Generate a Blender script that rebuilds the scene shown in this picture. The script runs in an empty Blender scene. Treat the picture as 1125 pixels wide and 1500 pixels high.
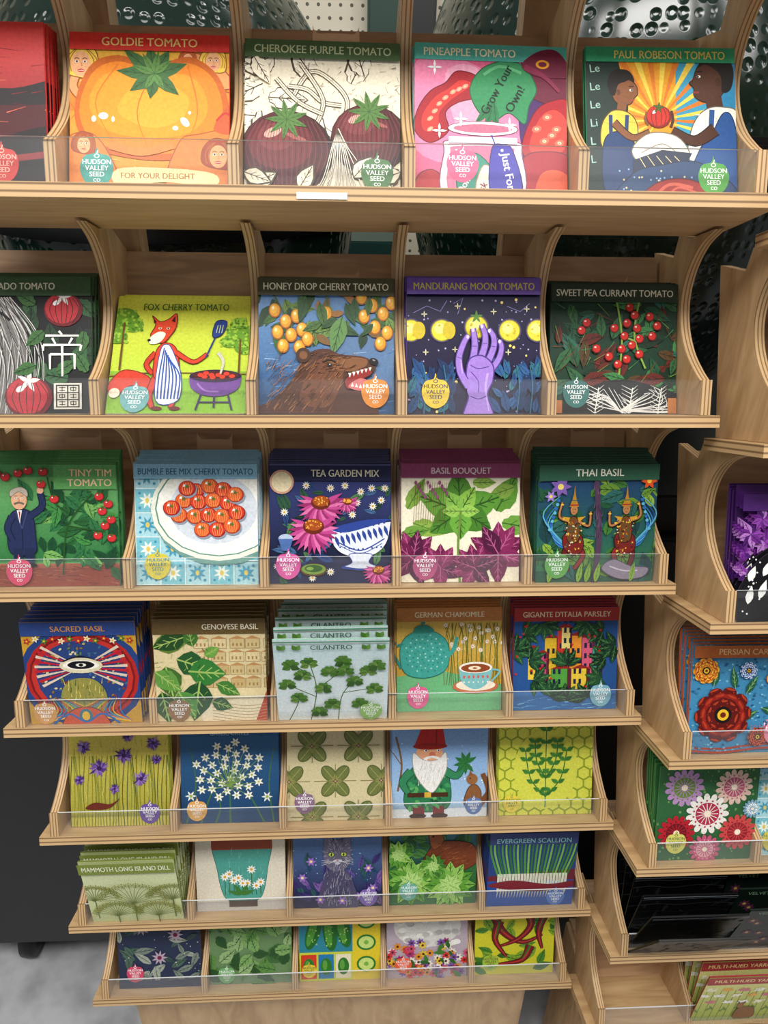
import bpy, math, random
from mathutils import Matrix, Vector
scene=bpy.context.scene
COL=scene.collection
try: scene.view_settings.view_transform='Standard'
except Exception: pass
rnd=random.Random(7)
def lin(h):
    h=h.lstrip('#'); o=[]
    for i in (0,2,4):
        c=int(h[i:i+2],16)/255
        o.append(c/12.92 if c<=.04045 else ((c+.055)/1.055)**2.4)
    return (o[0],o[1],o[2],1.0)
pi=math.pi
# ---------------------------------------------------------------- materials
def newmat(n):
    m=bpy.data.materials.new(n); m.use_nodes=True
    nt=m.node_tree; return m,nt,nt.nodes['Principled BSDF']
def plain(n,col,rough=.5,metal=0.0,noise=0):
    m,nt,b=newmat(n)
    b.inputs['Base Color'].default_value=lin(col); b.inputs['Roughness'].default_value=rough; b.inputs['Metallic'].default_value=metal
    tc=nt.nodes.new('ShaderNodeTexCoord')
    nz=nt.nodes.new('ShaderNodeTexNoise'); nz.inputs['Scale'].default_value=30; nt.links.new(tc.outputs['Object'],nz.inputs['Vector'])
    mx=nt.nodes.new('ShaderNodeMix'); mx.data_type='RGBA'; mx.blend_type='MULTIPLY'; mx.inputs[0].default_value=max(noise,.08)
    mx.inputs[6].default_value=lin(col); nt.links.new(nz.outputs['Color'],mx.inputs[7]); nt.links.new(mx.outputs[2],b.inputs['Base Color'])
    return m
def woodmat(n,c1,c2,scale=(1,1,1),rough=.42):
    m,nt,b=newmat(n); N=nt.nodes; L=nt.links
    tc=N.new('ShaderNodeTexCoord'); mp=N.new('ShaderNodeMapping'); mp.inputs['Scale'].default_value=scale
    L.new(tc.outputs['Object'],mp.inputs['Vector'])
    nz=N.new('ShaderNodeTexNoise'); nz.inputs['Scale'].default_value=11; nz.inputs['Detail'].default_value=9; nz.inputs['Distortion'].default_value=1.1
    L.new(mp.outputs['Vector'],nz.inputs['Vector'])
    rp=N.new('ShaderNodeValToRGB'); rp.color_ramp.elements[0].position=.34; rp.color_ramp.elements[0].color=lin(c2)
    rp.color_ramp.elements[1].position=.66; rp.color_ramp.elements[1].color=lin(c1)
    L.new(nz.outputs['Fac'],rp.inputs['Fac']); L.new(rp.outputs['Color'],b.inputs['Base Color'])
    b.inputs['Roughness'].default_value=rough
    return m
def plymat(n,axis,freq=1.0/0.0032):
    m,nt,b=newmat(n); N=nt.nodes; L=nt.links
    tc=N.new('ShaderNodeTexCoord'); dt=N.new('ShaderNodeVectorMath'); dt.operation='DOT_PRODUCT'; dt.inputs[1].default_value=axis
    L.new(tc.outputs['Object'],dt.inputs[0])
    mu=N.new('ShaderNodeMath'); mu.operation='MULTIPLY'; mu.inputs[1].default_value=freq*2*pi; L.new(dt.outputs['Value'],mu.inputs[0])
    sn=N.new('ShaderNodeMath'); sn.operation='SINE'; L.new(mu.outputs[0],sn.inputs[0])
    rp=N.new('ShaderNodeValToRGB'); e=rp.color_ramp.elements
    e[0].position=0; e[0].color=lin('#785a3a'); e[1].position=.45; e[1].color=lin('#c8a577')
    ad=N.new('ShaderNodeMath'); ad.operation='MULTIPLY_ADD'; ad.inputs[1].default_value=.5; ad.inputs[2].default_value=.5; L.new(sn.outputs[0],ad.inputs[0])
    L.new(ad.outputs[0],rp.inputs['Fac']); L.new(rp.outputs['Color'],b.inputs['Base Color']); b.inputs['Roughness'].default_value=.5
    return m
TAU=math.radians(20)
M_board=woodmat('wood_board','#d0ae80','#b9966a',(1,8,8))
M_side=woodmat('wood_side','#ccaa7e','#b28e64',(4,7,1.2))
M_back=woodmat('wood_back','#c5a17b','#a98565',(1,6,9))
M_edge_x=plymat('ply_edge_x',(1,0,0))
M_edge_t=plymat('ply_edge_tilted',(0,math.sin(TAU),math.cos(TAU)),1/0.005)
def printmat():
    m,nt,b=newmat('printed_paper'); N=nt.nodes; L=nt.links
    at=N.new('ShaderNodeVertexColor'); at.layer_name='Col'
    tc=N.new('ShaderNodeTexCoord'); nz=N.new('ShaderNodeTexNoise'); nz.inputs['Scale'].default_value=420; nz.inputs['Detail'].default_value=4
    L.new(tc.outputs['Object'],nz.inputs['Vector'])
    mr=N.new('ShaderNodeMapRange'); mr.inputs[1].default_value=.3; mr.inputs[2].default_value=.7; mr.inputs[3].default_value=.80; mr.inputs[4].default_value=1.0
    L.new(nz.outputs['Fac'],mr.inputs[0])
    vm=N.new('ShaderNodeVectorMath'); vm.operation='SCALE'; L.new(at.outputs['Color'],vm.inputs[0]); L.new(mr.outputs[0],vm.inputs['Scale'])
    L.new(vm.outputs[0],b.inputs['Base Color']); b.inputs['Roughness'].default_value=.4
    b.inputs['Specular IOR Level'].default_value=.25
    return m
M_print=printmat()
def acrylic():
    m=bpy.data.materials.new('clear_acrylic'); m.use_nodes=True; nt=m.node_tree; nt.nodes.clear(); N=nt.nodes;L=nt.links
    o=N.new('ShaderNodeOutputMaterial'); tr=N.new('ShaderNodeBsdfTransparent'); tr.inputs[0].default_value=(.98,.985,.985,1)
    gl=N.new('ShaderNodeBsdfGlossy'); gl.inputs['Roughness'].default_value=.14
    df=N.new('ShaderNodeBsdfDiffuse'); df.inputs[0].default_value=(.9,.9,.92,1)
    lw=N.new('ShaderNodeFresnel'); lw.inputs[0].default_value=1.49
    mm=N.new('ShaderNodeMath'); mm.operation='MULTIPLY'; mm.inputs[1].default_value=.16; L.new(lw.outputs[0],mm.inputs[0])
    m1=N.new('ShaderNodeMixShader'); L.new(mm.outputs[0],m1.inputs[0]); L.new(tr.outputs[0],m1.inputs[1]); L.new(gl.outputs[0],m1.inputs[2])
    nz=N.new('ShaderNodeTexNoise'); nz.inputs['Scale'].default_value=14; mr=N.new('ShaderNodeMapRange'); mr.inputs[3].default_value=0; mr.inputs[4].default_value=.045
    tc=N.new('ShaderNodeTexCoord'); L.new(tc.outputs['Object'],nz.inputs['Vector']); L.new(nz.outputs['Fac'],mr.inputs[0])
    m2=N.new('ShaderNodeMixShader'); L.new(mr.outputs[0],m2.inputs[0]); L.new(m1.outputs[0],m2.inputs[1]); L.new(df.outputs[0],m2.inputs[2]); L.new(m2.outputs[0],o.inputs[0])
    return m
M_acr=acrylic()
M_acredge=plain('acrylic_edge','#e2e5e8',.25)
M_black=plain('black_metal','#131416',.45)
M_dark=plain('dark_steel','#1b1c1f',.4,.2)
M_white=plain('white_plastic','#e8e8e4',.4)
M_green=plain('green_plastic','#2f7a4a',.4)
# ---------------------------------------------------------------- mesh helpers
def mkobj(name,me,parent=None,loc=(0,0,0),rot=(0,0,0)):
    o=bpy.data.objects.new(name,me); COL.objects.link(o); o.location=loc; o.rotation_euler=rot
    if parent: o.parent=parent
    return o
def mesh(name,V,F,mats,mi=None,smooth=False):
    me=bpy.data.meshes.new(name); me.from_pydata(V,[],F)
    for m in mats: me.materials.append(m)
    if mi:
        for p,i in zip(me.polygons,mi): p.material_index=i
    if smooth:
        for p in me.polygons: p.use_smooth=True
    me.update(); return me
import bmesh
def box(name,x0,x1,y0,y1,z0,z1,mat,bev=.0):
    bm=bmesh.new(); bmesh.ops.create_cube(bm,size=1)
    for v in bm.verts: v.co=Vector(((x0+x1)/2+v.co.x*(x1-x0),(y0+y1)/2+v.co.y*(y1-y0),(z0+z1)/2+v.co.z*(z1-z0)))
    if bev: bmesh.ops.bevel(bm,geom=bm.edges[:],offset=bev,segments=2,affect='EDGES')
    me=bpy.data.meshes.new(name); bm.to_mesh(me); bm.free(); me.materials.append(mat); return me
def extrude_x(name,prof,x0,x1,mface,medge):
    n=len(prof); V=[(x0,p[0],p[1]) for p in prof]+[(x1,p[0],p[1]) for p in prof]
    F=[tuple(range(n-1,-1,-1)),tuple(range(n,2*n))]; mi=[0,0]
    for i in range(n):
        j=(i+1)%n; F.append((i,j,n+j,n+i)); mi.append(1)
    me=mesh(name,V,F,[mface,medge],mi)
    bm=bmesh.new(); bm.from_mesh(me); bmesh.ops.recalc_face_normals(bm,faces=bm.faces); bm.to_mesh(me); bm.free(); return me
def cr(pts,closed=True,n=6):
    out=[]; m=len(pts)
    rng=m if closed else m-1
    for i in range(rng):
        if closed: p0,p1,p2,p3=pts[i-1],pts[i],pts[(i+1)%m],pts[(i+2)%m]
        else: p0,p1,p2,p3=pts[max(i-1,0)],pts[i],pts[i+1],pts[min(i+2,m-1)]
        for k in range(n):
            t=k/n; t2=t*t; t3=t2*t
            out.append(tuple(.5*(2*p1[a]+(p2[a]-p0[a])*t+(2*p0[a]-5*p1[a]+4*p2[a]-p3[a])*t2+(3*p1[a]-p0[a]-3*p2[a]+p3[a])*t3) for a in (0,1)))
    if not closed: out.append(tuple(pts[-1]))
    return out
def lathe(name,prof,n,mat,smooth=True):
    V=[];F=[]
    for r,z in prof:
        for k in range(n): a=2*pi*k/n; V.append((r*math.cos(a),r*math.sin(a),z))
    for i in range(len(prof)-1):
        for k in range(n):
            k2=(k+1)%n; F.append((i*n+k,i*n+k2,(i+1)*n+k2,(i+1)*n+k))
    F.append(tuple(range(n-1,-1,-1))); F.append(tuple((len(prof)-1)*n+k for k in range(n)))
    return mesh(name,V,F,[mat],None,smooth)
# ---------------------------------------------------------------- 2D art
TC={}
def glyphs(t):
    if t in TC: return TC[t]
    cu=bpy.data.curves.new('t','FONT'); cu.body=t; cu.size=1; cu.resolution_u=3
    ob=bpy.data.objects.new('t',cu); COL.objects.link(ob)
    dg=bpy.context.evaluated_depsgraph_get(); me=bpy.data.meshes.new_from_object(ob.evaluated_get(dg))
    vs=[(v.co.x,v.co.y) for v in me.vertices]; fs=[tuple(p.vertices) for p in me.polygons]
    bpy.data.objects.remove(ob); bpy.data.curves.remove(cu); bpy.data.meshes.remove(me)
    TC[t]=(vs,fs); return TC[t]
def clip(p):
    for ax,lim,sg in ((0,0,1),(0,1,-1),(1,0,1),(1,1,-1)):
        if not p: return p
        q=[]
        for i in range(len(p)):
            a=p[i-1]; b=p[i]; da=(a[ax]-lim)*sg; db=(b[ax]-lim)*sg
            if (da>=0)!=(db>=0):
                t=da/(da-db); q.append((a[0]+t*(b[0]-a[0]),a[1]+t*(b[1]-a[1])))
            if db>=0: q.append(b)
        p=q
    return p
PW=.112
class Art:
    def __init__(s,bg): s.V=[];s.F=[];s.C=[];s.z=0;s.r=random.Random(sum(map(ord,bg))); s.R(0,0,1,1,bg)
    def _add(s,p,c):
        p=clip(p)
        if len(p)<3: return
        b=len(s.V); s.V+=[((x-.5)*PW,-s.z,y*PW) for x,y in p]; s.F.append(tuple(range(b,b+len(p)))); s.C.append(lin(c))
    def up(s): s.z+=.0000035
    def P(s,p,c): s.up(); s._add(list(p),c)
    def R(s,x0,y0,x1,y1,c): s.P([(x0,y0),(x1,y0),(x1,y1),(x0,y1)],c)
    def B(s,p,c,oc=None,w=.007,n=5):
        s.P(cr(p,True,n),c)
        if oc: q=cr(p,True,n); s.S(q+[q[0]],w,oc,sm=False)
    def E(s,x,y,rx,ry,c,rot=0,n=20):
        a=math.radians(rot); ca,sa=math.cos(a),math.sin(a)
        s.P([(x+rx*math.cos(t)*ca-ry*math.sin(t)*sa,y+rx*math.cos(t)*sa+ry*math.sin(t)*ca) for t in (2*pi*k/n for k in range(n))],c)
    def S(s,p,w,c,w2=None,sm=True,oc=None):
        if oc: s.S(p,w+.014,oc,(w if w2 is None else w2)+.014,sm)
        s.up()
        if sm and len(p)>2: p=cr(p,False,5)
        if w2 is None: w2=w
        n=len(p); Lp=[];Rp=[]
        for i,(x,y) in enumerate(p):
            a=p[max(i-1,0)]; b=p[min(i+1,n-1)]; dx,dy=b[0]-a[0],b[1]-a[1]; l=math.hypot(dx,dy) or 1
            ww=(w+(w2-w)*i/(n-1))/2; Lp.append((x-dy/l*ww,y+dx/l*ww)); Rp.append((x+dy/l*ww,y-dx/l*ww))
        for i in range(n-1): s._add([Lp[i],Rp[i],Rp[i+1],Lp[i+1]],c)
    def G(s,x0,y0,x1,y1,c0,c1,n=24):
        s.up(); a=[int(c0[i:i+2],16) for i in (1,3,5)]; b=[int(c1[i:i+2],16) for i in (1,3,5)]
        for k in range(n):
            f=k/(n-1); c='#%02x%02x%02x'%tuple(int(a[i]+(b[i]-a[i])*f) for i in range(3))
            s._add([(x0,y0+(y1-y0)*k/n),(x1,y0+(y1-y0)*k/n),(x1,y0+(y1-y0)*(k+1)/n),(x0,y0+(y1-y0)*(k+1)/n)],c)
    def LF(s,x,y,ang,l,w,c,vein=None,ser=0):
        a=math.radians(ang); ca,sa=math.cos(a),math.sin(a)
        side=[(0,0),(.15,.3),(.35,.5),(.6,.42),(.82,.2),(1,0)]
        if ser:
            q=[]
            for i in range(len(side)-1):
                q.append(side[i]); m=((side[i][0]+side[i+1][0])/2-.04,(side[i][1]+side[i+1][1])/2+.07); q.append(m)
            side=q+[side[-1]]
        pts=side+[(u,-v) for u,v in side[-2:0:-1]]
        f=lambda u,v:(x+u*l*ca-v*w*sa,y+u*l*sa+v*w*ca)
        s.P([f(u,v) for u,v in pts],c)
        if vein:
            s.S([f(0,0),f(.95,0)],w*.06,vein,sm=False)
            for u in (.25,.45,.65):
                s.S([f(u,0),f(u+.17,.3*(1.1-u))],w*.035,vein,sm=False); s.S([f(u,0),f(u+.17,-.3*(1.1-u))],w*.035,vein,sm=False)
    def FL(s,x,y,r,n,c,cc,rot=0,w=.5,cr_=.28):
        for k in range(n): s.LF(x,y,rot+360*k/n,r,r*w,c)
        s.E(x,y,r*cr_,r*cr_,cc,n=12)
    def tom(s,x,y,r,c,d,hi='#ffffff',g='#4f7d33',ry=None):
        ry=ry or r*.9
        s.E(x,y,r,ry,d); s.E(x-r*.05,y+r*.06,r*.88,ry*.88,c); s.E(x-r*.35,y+r*.35,r*.2,r*.12,hi,30,10)
        if g:
            for k in range(5): s.LF(x,y+ry*.75,72*k+10,r*.5,r*.2,g)
    def T(s,t,x,y,h,c,al='c',rot=0,mw=None,bold=0):
        vs,fs=glyphs(t); s.up(); s.up()
        x0=min(v[0] for v in vs); x1=max(v[0] for v in vs); k=h/.7; kx=k
        if mw and (x1-x0)*k>mw: kx=mw/(x1-x0)
        off={'c':-(x0+x1)/2,'l':-x0,'r':-x1}[al]; a=math.radians(rot); ca,sa=math.cos(a),math.sin(a)
        for db in ((0,) if not bold else (0,bold)):
            b=len(s.V)
            for vx,vy in vs:
                u=(vx+off)*kx+db; w=vy*k; s.V.append(((x+u*ca-w*sa-.5)*PW,-s.z-(.000002 if db else 0),(y+u*sa+w*ca)*PW))
            for f in fs: s.F.append(tuple(b+i for i in f)); s.C.append(lin(c))
    def logo(s,x,y,bg,fg='#ffffff',r=.104):
        s.B([(x-r,y),(x-r*.75,y+r*.75),(x-r*.15,y+r*.95),(x,y+r*1.35),(x+r*.15,y+r*.95),(x+r*.75,y+r*.75),(x+r,y),(x+r*.7,y-r*.8),(x,y-r*1.15),(x-r*.7,y-r*.8)],bg)
        s.E(x,y+r*.78,r*.17,r*.14,fg,n=10); s.E(x,y+r*.78,r*.11,r*.09,bg,n=10); s.S([(x,y+r*.9),(x+r*.08,y+r*1.12)],r*.06,fg)
        for i,t in enumerate(('HUDSON','VALLEY','SEED')):
            s.T(t,x,y+r*(.28-.38*i),r*.29,fg,mw=r*1.75,bold=.0015)
        s.T('CO',x,y-r*.8,r*.2,fg,bold=.0015)
    def band(s,t,c,tc,h=.12,y=None,x=.5,al='c',th=.052,mw=.86):
        s.R(0,1-h,1,1,c); s.T(t,x,(1-h/2-th/2) if y is None else y,th,tc,al,mw=mw,bold=.0018)
    def woman(s,x,y,k,hair='#e8b437',skin='#f0b07e'):
        s.B([(x-k,y-k*.6),(x-k*1.1,y+k*.5),(x-k*.3,y+k*1.3),(x+k*.8,y+k),(x+k*1.1,y),(x+k*.8,y-k*.9)],hair,'#8a4a14',k*.07)
        for d in (-.8,-.6,.7,.9): s.S([(x+k*d,y-k*.5),(x+k*d*1.1,y+k*.3),(x+k*d*.4,y+k)],k*.06,'#a8661c')
        s.E(x,y,k*.62,k*.82,skin)
        for e in (-.25,.25): s.E(x+k*e,y+k*.15,k*.13,k*.08,'#f8efe6',n=8); s.E(x+k*e,y+k*.15,k*.07,k*.07,'#3a2010',n=8); s.S([(x+k*(e-.16),y+k*.3),(x+k*e,y+k*.38),(x+k*(e+.16),y+k*.3)],k*.06,'#7a4a20')
        s.S([(x,y+k*.1),(x+k*.07,y-k*.12),(x-k*.02,y-k*.15)],k*.04,'#b8703c'); s.E(x,y-k*.42,k*.24,k*.11,'#c0241c',n=10); s.S([(x-k*.2,y-k*.42),(x+k*.2,y-k*.42)],k*.04,'#f8e0d0')
    def stars(s,n,c,x0=0,y0=0,x1=1,y1=.85,r=.006):
        for _ in range(n):
            q=r*s.r.uniform(.5,1.4); x=s.r.uniform(x0,x1); y=s.r.uniform(y0,y1); s.E(x,y,q,q,c,n=6)
    def leaves(s,n,cols,x0=0,y0=0,x1=1,y1=.88,l=(.1,.2),w=.45,vein=None,ser=0,ang=(0,360)):
        for _ in range(n):
            q=s.r.uniform(*l); s.LF(s.r.uniform(x0,x1),s.r.uniform(y0,y1),s.r.uniform(*ang),q,q*w,s.r.choice(cols),vein,ser)
    def scrib(s,n,cols,x0=0,y0=0,x1=1,y1=.88,l=.05,w=.005,ang=None):
        for _ in range(n):
            x=s.r.uniform(x0,x1); y=s.r.uniform(y0,y1); g=math.radians(s.r.uniform(0,360) if ang is None else ang+s.r.uniform(-15,15)); q=l*s.r.uniform(.5,1.3)
            s.S([(x,y),(x+q*math.cos(g),y+q*math.sin(g))],w,s.r.choice(cols),w*.3)
    def out(s,name):
        me=mesh(name,s.V,s.F,[M_print]); at=me.color_attributes.new('Col','FLOAT_COLOR','CORNER')
        buf=[]
        for p,c in zip(me.polygons,s.C): buf+=list(c)*p.loop_total
        at.data.foreach_set('color',buf); return me
ARTS={}
def art(key,band,desc):
    def d(f): ARTS[key]=(f,band,desc); return f
    return d
@art('redland','#d83a34','seed packet with red sunset landscape artwork')
def _():
    a=Art('#c8332f'); a.G(0,.35,1,1,'#7d1a20','#d8403a'); a.B([(-.1,.0),(-.1,.42),(.2,.5),(.5,.46),(.8,.55),(1.1,.5),(1.1,0)],'#4a1018')
    a.B([(-.1,-.1),(-.1,.35),(.3,.33),(.6,.28),(1.1,.36),(1.1,-.1)],'#1d1418'); a.B([(.3,.55),(.45,.62),(.8,.6),(1.1,.66),(1.1,.52),(.6,.5)],'#1d1418')
    a.S([(0,.2),(.4,.14),(1,.2)],.04,'#8a2a2c'); a.scrib(50,['#f07a5a','#8a1a1c','#5a1218'],y0=.4,l=.12,ang=5); a.logo(.72,.14,'#c5403c','#f3b9a8'); return a
@art('goldie','#d6342b','seed packet with giant orange tomato and red title band')
def _():
    a=Art('#df9524'); a.G(0,.5,1,.9,'#d97a1c','#eab23c')
    a.scrib(90,['#c8661a','#f3cf6a','#a84a18'],l=.08,w=.008)
    a.B([(.62,.7),(.7,.86),(.82,.88),(.95,.8),(1.02,.66)],'#e89a5a','#9c4a18'); a.S([(.0,.9),(.06,.8),(.02,.66),(.1,.56)],.06,'#e8a068',.04,oc='#9c4a18')
    for x,y,k,h in ((.07,.8,.1,'#f0ca4a'),(.9,.83,.075,'#f0c648'),(.74,.84,.05,'#b8481c')): a.woman(x,y,k,h)
    a.B([(.03,.5),(.12,.78),(.3,.86),(.52,.8),(.75,.86),(.93,.74),(1.0,.5),(.93,.28),(.7,.2),(.4,.2),(.12,.28)],'#c9600a')
    a.B([(.06,.5),(.14,.74),(.3,.82),(.52,.77),(.74,.82),(.9,.72),(.96,.5),(.88,.3),(.66,.24),(.4,.24),(.15,.31)],'#ec860c')
    a.B([(.12,.56),(.2,.72),(.34,.76),(.5,.7),(.68,.75),(.82,.68),(.86,.5),(.72,.36),(.4,.34),(.2,.4)],'#f59a18')
    a.B([(.3,.5),(.4,.66),(.6,.68),(.74,.6),(.7,.46),(.5,.4)],'#f8ab28')
    for p in ([(.3,.8),(.16,.55),(.3,.26)],[(.52,.76),(.42,.5),(.5,.24)],[(.74,.8),(.8,.5),(.7,.25)]): a.S(p,.012,'#dd7408',.003)
    for x,y,p,q,r in ((.21,.47,.03,.022,0),(.15,.45,.014,.02,0),(.27,.45,.01,.018,0),(.72,.44,.022,.035,40),(.66,.4,.018,.014,0),(.75,.5,.01,.01,0)): a.E(x,y,p,q,'#fffbe8',r)
    for k,l in zip((20,60,100,140,175,215,260,320),(.22,.19,.2,.26,.24,.19,.16,.2)): a.LF(.53,.74,k,l,.085,'#3c6b34','#234a22')
    for k,l in zip((40,80,120,160,240,300),(.14,.15,.15,.15,.12,.12)): a.LF(.53,.745,k,l,.045,'#5a8a40','#2f5a2a')
    a.B([(.62,.0),(.68,.3),(.8,.36),(1.05,.36),(1.05,-.05)],'#e07f30','#a5501a'); a.woman(.93,.22,.09,'#a03c18','#f2a56e'); a.B([(.9,.4),(1.05,.6),(1.05,.38)],'#c8561e')
    a.S([(.92,.45),(.98,.5),(1.04,.44)],.014,'#c0241c'); a.B([(-.02,.0),(-.02,.3),(.1,.36),(.2,.3),(.3,.1),(.28,-.02)],'#e2832e','#a5501a'); a.woman(.09,.28,.065,'#a5481c','#f3ab76')
    a.B([(.3,.03),(.3,.13),(.6,.14),(.9,.11),(.9,.03),(.6,.05)],'#f3dfa6'); a.T('FOR YOUR DELIGHT',.55,.072,.036,'#a8681a',mw=.46,bold=.002); a.S([(.25,.28),(.45,.24),(.65,.29)],.05,'#e2832e')
    a.band('GOLDIE TOMATO','#d6342b','#f7dc8a',.11); a.logo(.17,.13,'#3c9c90'); return a
@art('cherokee','#43603a','seed packet with dark purple tomatoes and dark green title band')
def _():
    a=Art('#efe5cc'); W='#4b3d2c'
    for i in range(11):
        x,y=a.r.uniform(.04,.98),a.r.uniform(.48,.86); g=a.r.uniform(0,360); a.LF(x,y,g,.26,.15,W,None,1); a.LF(x+.004,y,g,.245,.132,'#f3ead4',W,1)
    for p in ([(.3,.62),(.42,.8),(.56,.74),(.66,.6),(.6,.4)],[(.28,.7),(.4,.68),(.5,.6),(.62,.58)],[(.36,.85),(.5,.62),(.46,.45)],[(.2,.75),(.34,.6),(.5,.52)]):
        a.S(p,.034,W); a.S(p,.022,'#efe5cc'); a.S(p,.003,W)
    a.scrib(120,['#6a5a44','#8f8068'],0,.45,1,.87,.035,.003)
    for x,y,r in ((.27,.26,.3),(.8,.36,.25)):
        a.E(x,y,r,r*.92,'#2a0c0f'); a.E(x-.01,y+.02,r*.93,r*.84,'#4f151a'); a.E(x-.04,y+.06,r*.7,r*.58,'#6b2228'); a.E(x-.07,y+.1,r*.4,r*.3,'#7f353a'); a.E(x-.09,y+.13,r*.2,r*.1,'#d8a898',25); a.E(x+.06,y+.1,r*.25,r*.05,'#a8625c',-20)
        for k in range(29):
            t=k/28-.5; a.S([(x+t*r*1.2,y+r*.7),(x+t*r*1.75,y+.02),(x+t*r*1.2,y-r*.75)],.0025,'#2a0b0e' if k%2 else '#8a4044')
        for k in range(9): a.LF(x,y+r*.72,40*k+20,.14,.04,'#54803a','#25421c')
    for k in range(12):
        p=[(.6,.42),(.56+k*.009,.3),(.5+k*.022,.12+a.r.uniform(-.05,.05)),(.42+k*.034,-.02)]; a.S(p,.012,W,.007); a.S(p,.006,'#f2ead8',.003)
    for x,y,g in ((.05,.03,30),(.35,.02,60),(.95,.04,140),(.7,.1,50),(.0,.12,-20),(1.,.14,200)): a.LF(x,y,g,.19,.12,W,None,1); a.LF(x,y,g,.175,.1,'#efe5cc',W)
    a.band('CHEROKEE PURPLE TOMATO','#43603a','#c7d3a6',.12,mw=.88)
    a.LF(.06,.88,-60,.2,.1,'#efe5cc',W,1); a.logo(.85,.13,'#4f7a4a'); return a
@art('pineapple','#4fae9f','seed packet with glass jar, tag and red tomato slices artwork')
def _():
    a=Art('#e0608a'); a.B([(.0,.86),(.3,.9),(.6,.7),(.7,.3),(.4,.2),(.0,.3)],'#ef87ad'); a.B([(.2,.8),(.4,.85),(.5,.6),(.3,.42)],'#f4a8c4'); a.B([(.75,.1),(.7,.9),(1.1,1),(1.1,0)],'#4a2468')
    a.B([(.72,.7),(.75,.95),(.95,1.02),(1.05,.9),(1.05,.5),(.9,.6)],'#6e1c38','#3a0f28')
    P=[(.1,.34),(.0,.42),(.02,.56),(.1,.68),(.2,.74),(.28,.82),(.42,.78),(.42,.66),(.28,.61),(.2,.54),(.22,.42)]
    a.B(P,'#a81a28','#6a0f1c'); a.B([(.06,.42),(.05,.52),(.13,.64),(.22,.7),(.3,.76),(.37,.73),(.24,.63),(.16,.54),(.15,.43)],'#d8362f')
    for x,y in ((.1,.5),(.16,.6),(.25,.68),(.33,.72),(.1,.43),(.13,.55),(.2,.64),(.29,.7)): a.E(x,y,.022,.013,'#f7a48f',35); a.E(x,y,.008,.005,'#f6d080',35,8)
    a.B([(.44,.84),(.36,.7),(.42,.55),(.52,.5),(.62,.55),(.72,.48),(.75,.6),(.8,.72),(.72,.86),(.6,.9)],'#34905a','#1f5c3a'); a.S([(.45,.8),(.56,.86),(.7,.82)],.02,'#5fb87c')
    a.B([(.7,.3),(.78,.55),(.9,.64),(1.02,.62),(1.02,.28),(.85,.22)],'#b01c2a','#6a0f1c'); a.B([(.75,.32),(.82,.52),(.92,.58),(1.,.5),(.98,.32),(.86,.27)],'#dc4438')
    for x,y in ((.8,.45),(.87,.53),(.93,.45),(.85,.37),(.95,.36),(.9,.41)): a.E(x,y,.033,.022,'#f0705a',20); a.E(x,y,.014,.01,'#ffd0b0'); a.E(x,y,.006,.004,'#c8862a',n=6)
    for k in range(3): a.LF(.52,.62,230+k*22,.22,.05,'#2a7a4a','#144a2c')
    a.T('Grow Your',.56,.69,.058,'#0c241a',rot=62,mw=.36,bold=.003); a.T('Own!',.68,.63,.058,'#0c241a',rot=62,bold=.003)
    a.B([(.66,-.02),(.7,.24),(.85,.3),(1.02,.25),(1.02,-.05)],'#a91a2c','#6a0f1c'); a.B([(.8,-.02),(.82,.14),(.92,.18),(1.02,.12),(1.02,-.05)],'#e0582f'); a.B([(.0,-.02),(.02,.12),(.12,.16),(.2,.08),(.2,-.02)],'#b81d2a','#6a0f1c')
    a.B([(.2,-.02),(.19,.28),(.23,.36),(.65,.36),(.7,.28),(.69,-.02)],'#f3e3e6','#7a3a5a'); a.B([(.24,.0),(.23,.27),(.27,.32),(.61,.32),(.65,.27),(.64,0)],'#dd7595')
    a.B([(.3,.0),(.28,.16),(.38,.28),(.5,.18),(.52,.0)],'#2f8c78','#1a5c4c'); a.B([(.4,.02),(.45,.2),(.56,.12),(.56,.0)],'#f3e6d0','#a58a6a')
    a.R(.22,.34,.67,.385,'#fbf8f5'); a.S([(.22,.34),(.67,.34)],.006,'#7a3a5a'); a.E(.445,.44,.235,.05,'#7a3a5a'); a.E(.445,.44,.228,.045,'#ffffff'); a.E(.445,.44,.195,.03,'#c7708a'); a.S([(.27,.3),(.26,.1)],.014,'#ffffff',.005)
    a.T('Dont',.34,.06,.045,'#f5e0e6',rot=60,bold=.003); a.T('Ask',.45,.03,.045,'#8a2a4a',rot=60,bold=.003)
    a.S([(.5,.4),(.54,.3)],.008,'#3a2fa0'); a.B([(.5,.3),(.57,.34),(.64,.3),(.7,.02),(.5,.0)],'#3f38a8','#221c6a'); a.E(.57,.3,.01,.01,'#ffffff',n=8); a.T('Just For',.585,.16,.055,'#ffffff',rot=-80,mw=.25,bold=.003)
    for x,y in ((.13,.84),(.16,.42),(.62,.47),(.3,.5)):
        for g in (0,90,180,270): a.LF(x,y,g,.05,.016,'#ffffff')
    a.band('PINEAPPLE TOMATO','#4fae9f','#f5efc2',.11,x=.06,al='l',mw=.6); a.B([(.7,.87),(.8,.96),(.92,.98),(1.0,.9),(1.02,.8),(.8,.8)],'#6e1c38'); a.S([(.72,.86),(.85,.8),(.95,.7)],.04,'#8a2a48',.02); a.E(.84,.88,.045,.03,'#f0a020'); a.E(.84,.88,.028,.017,'#6e1c38'); a.logo(.31,.2,'#e0608a'); return a
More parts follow.
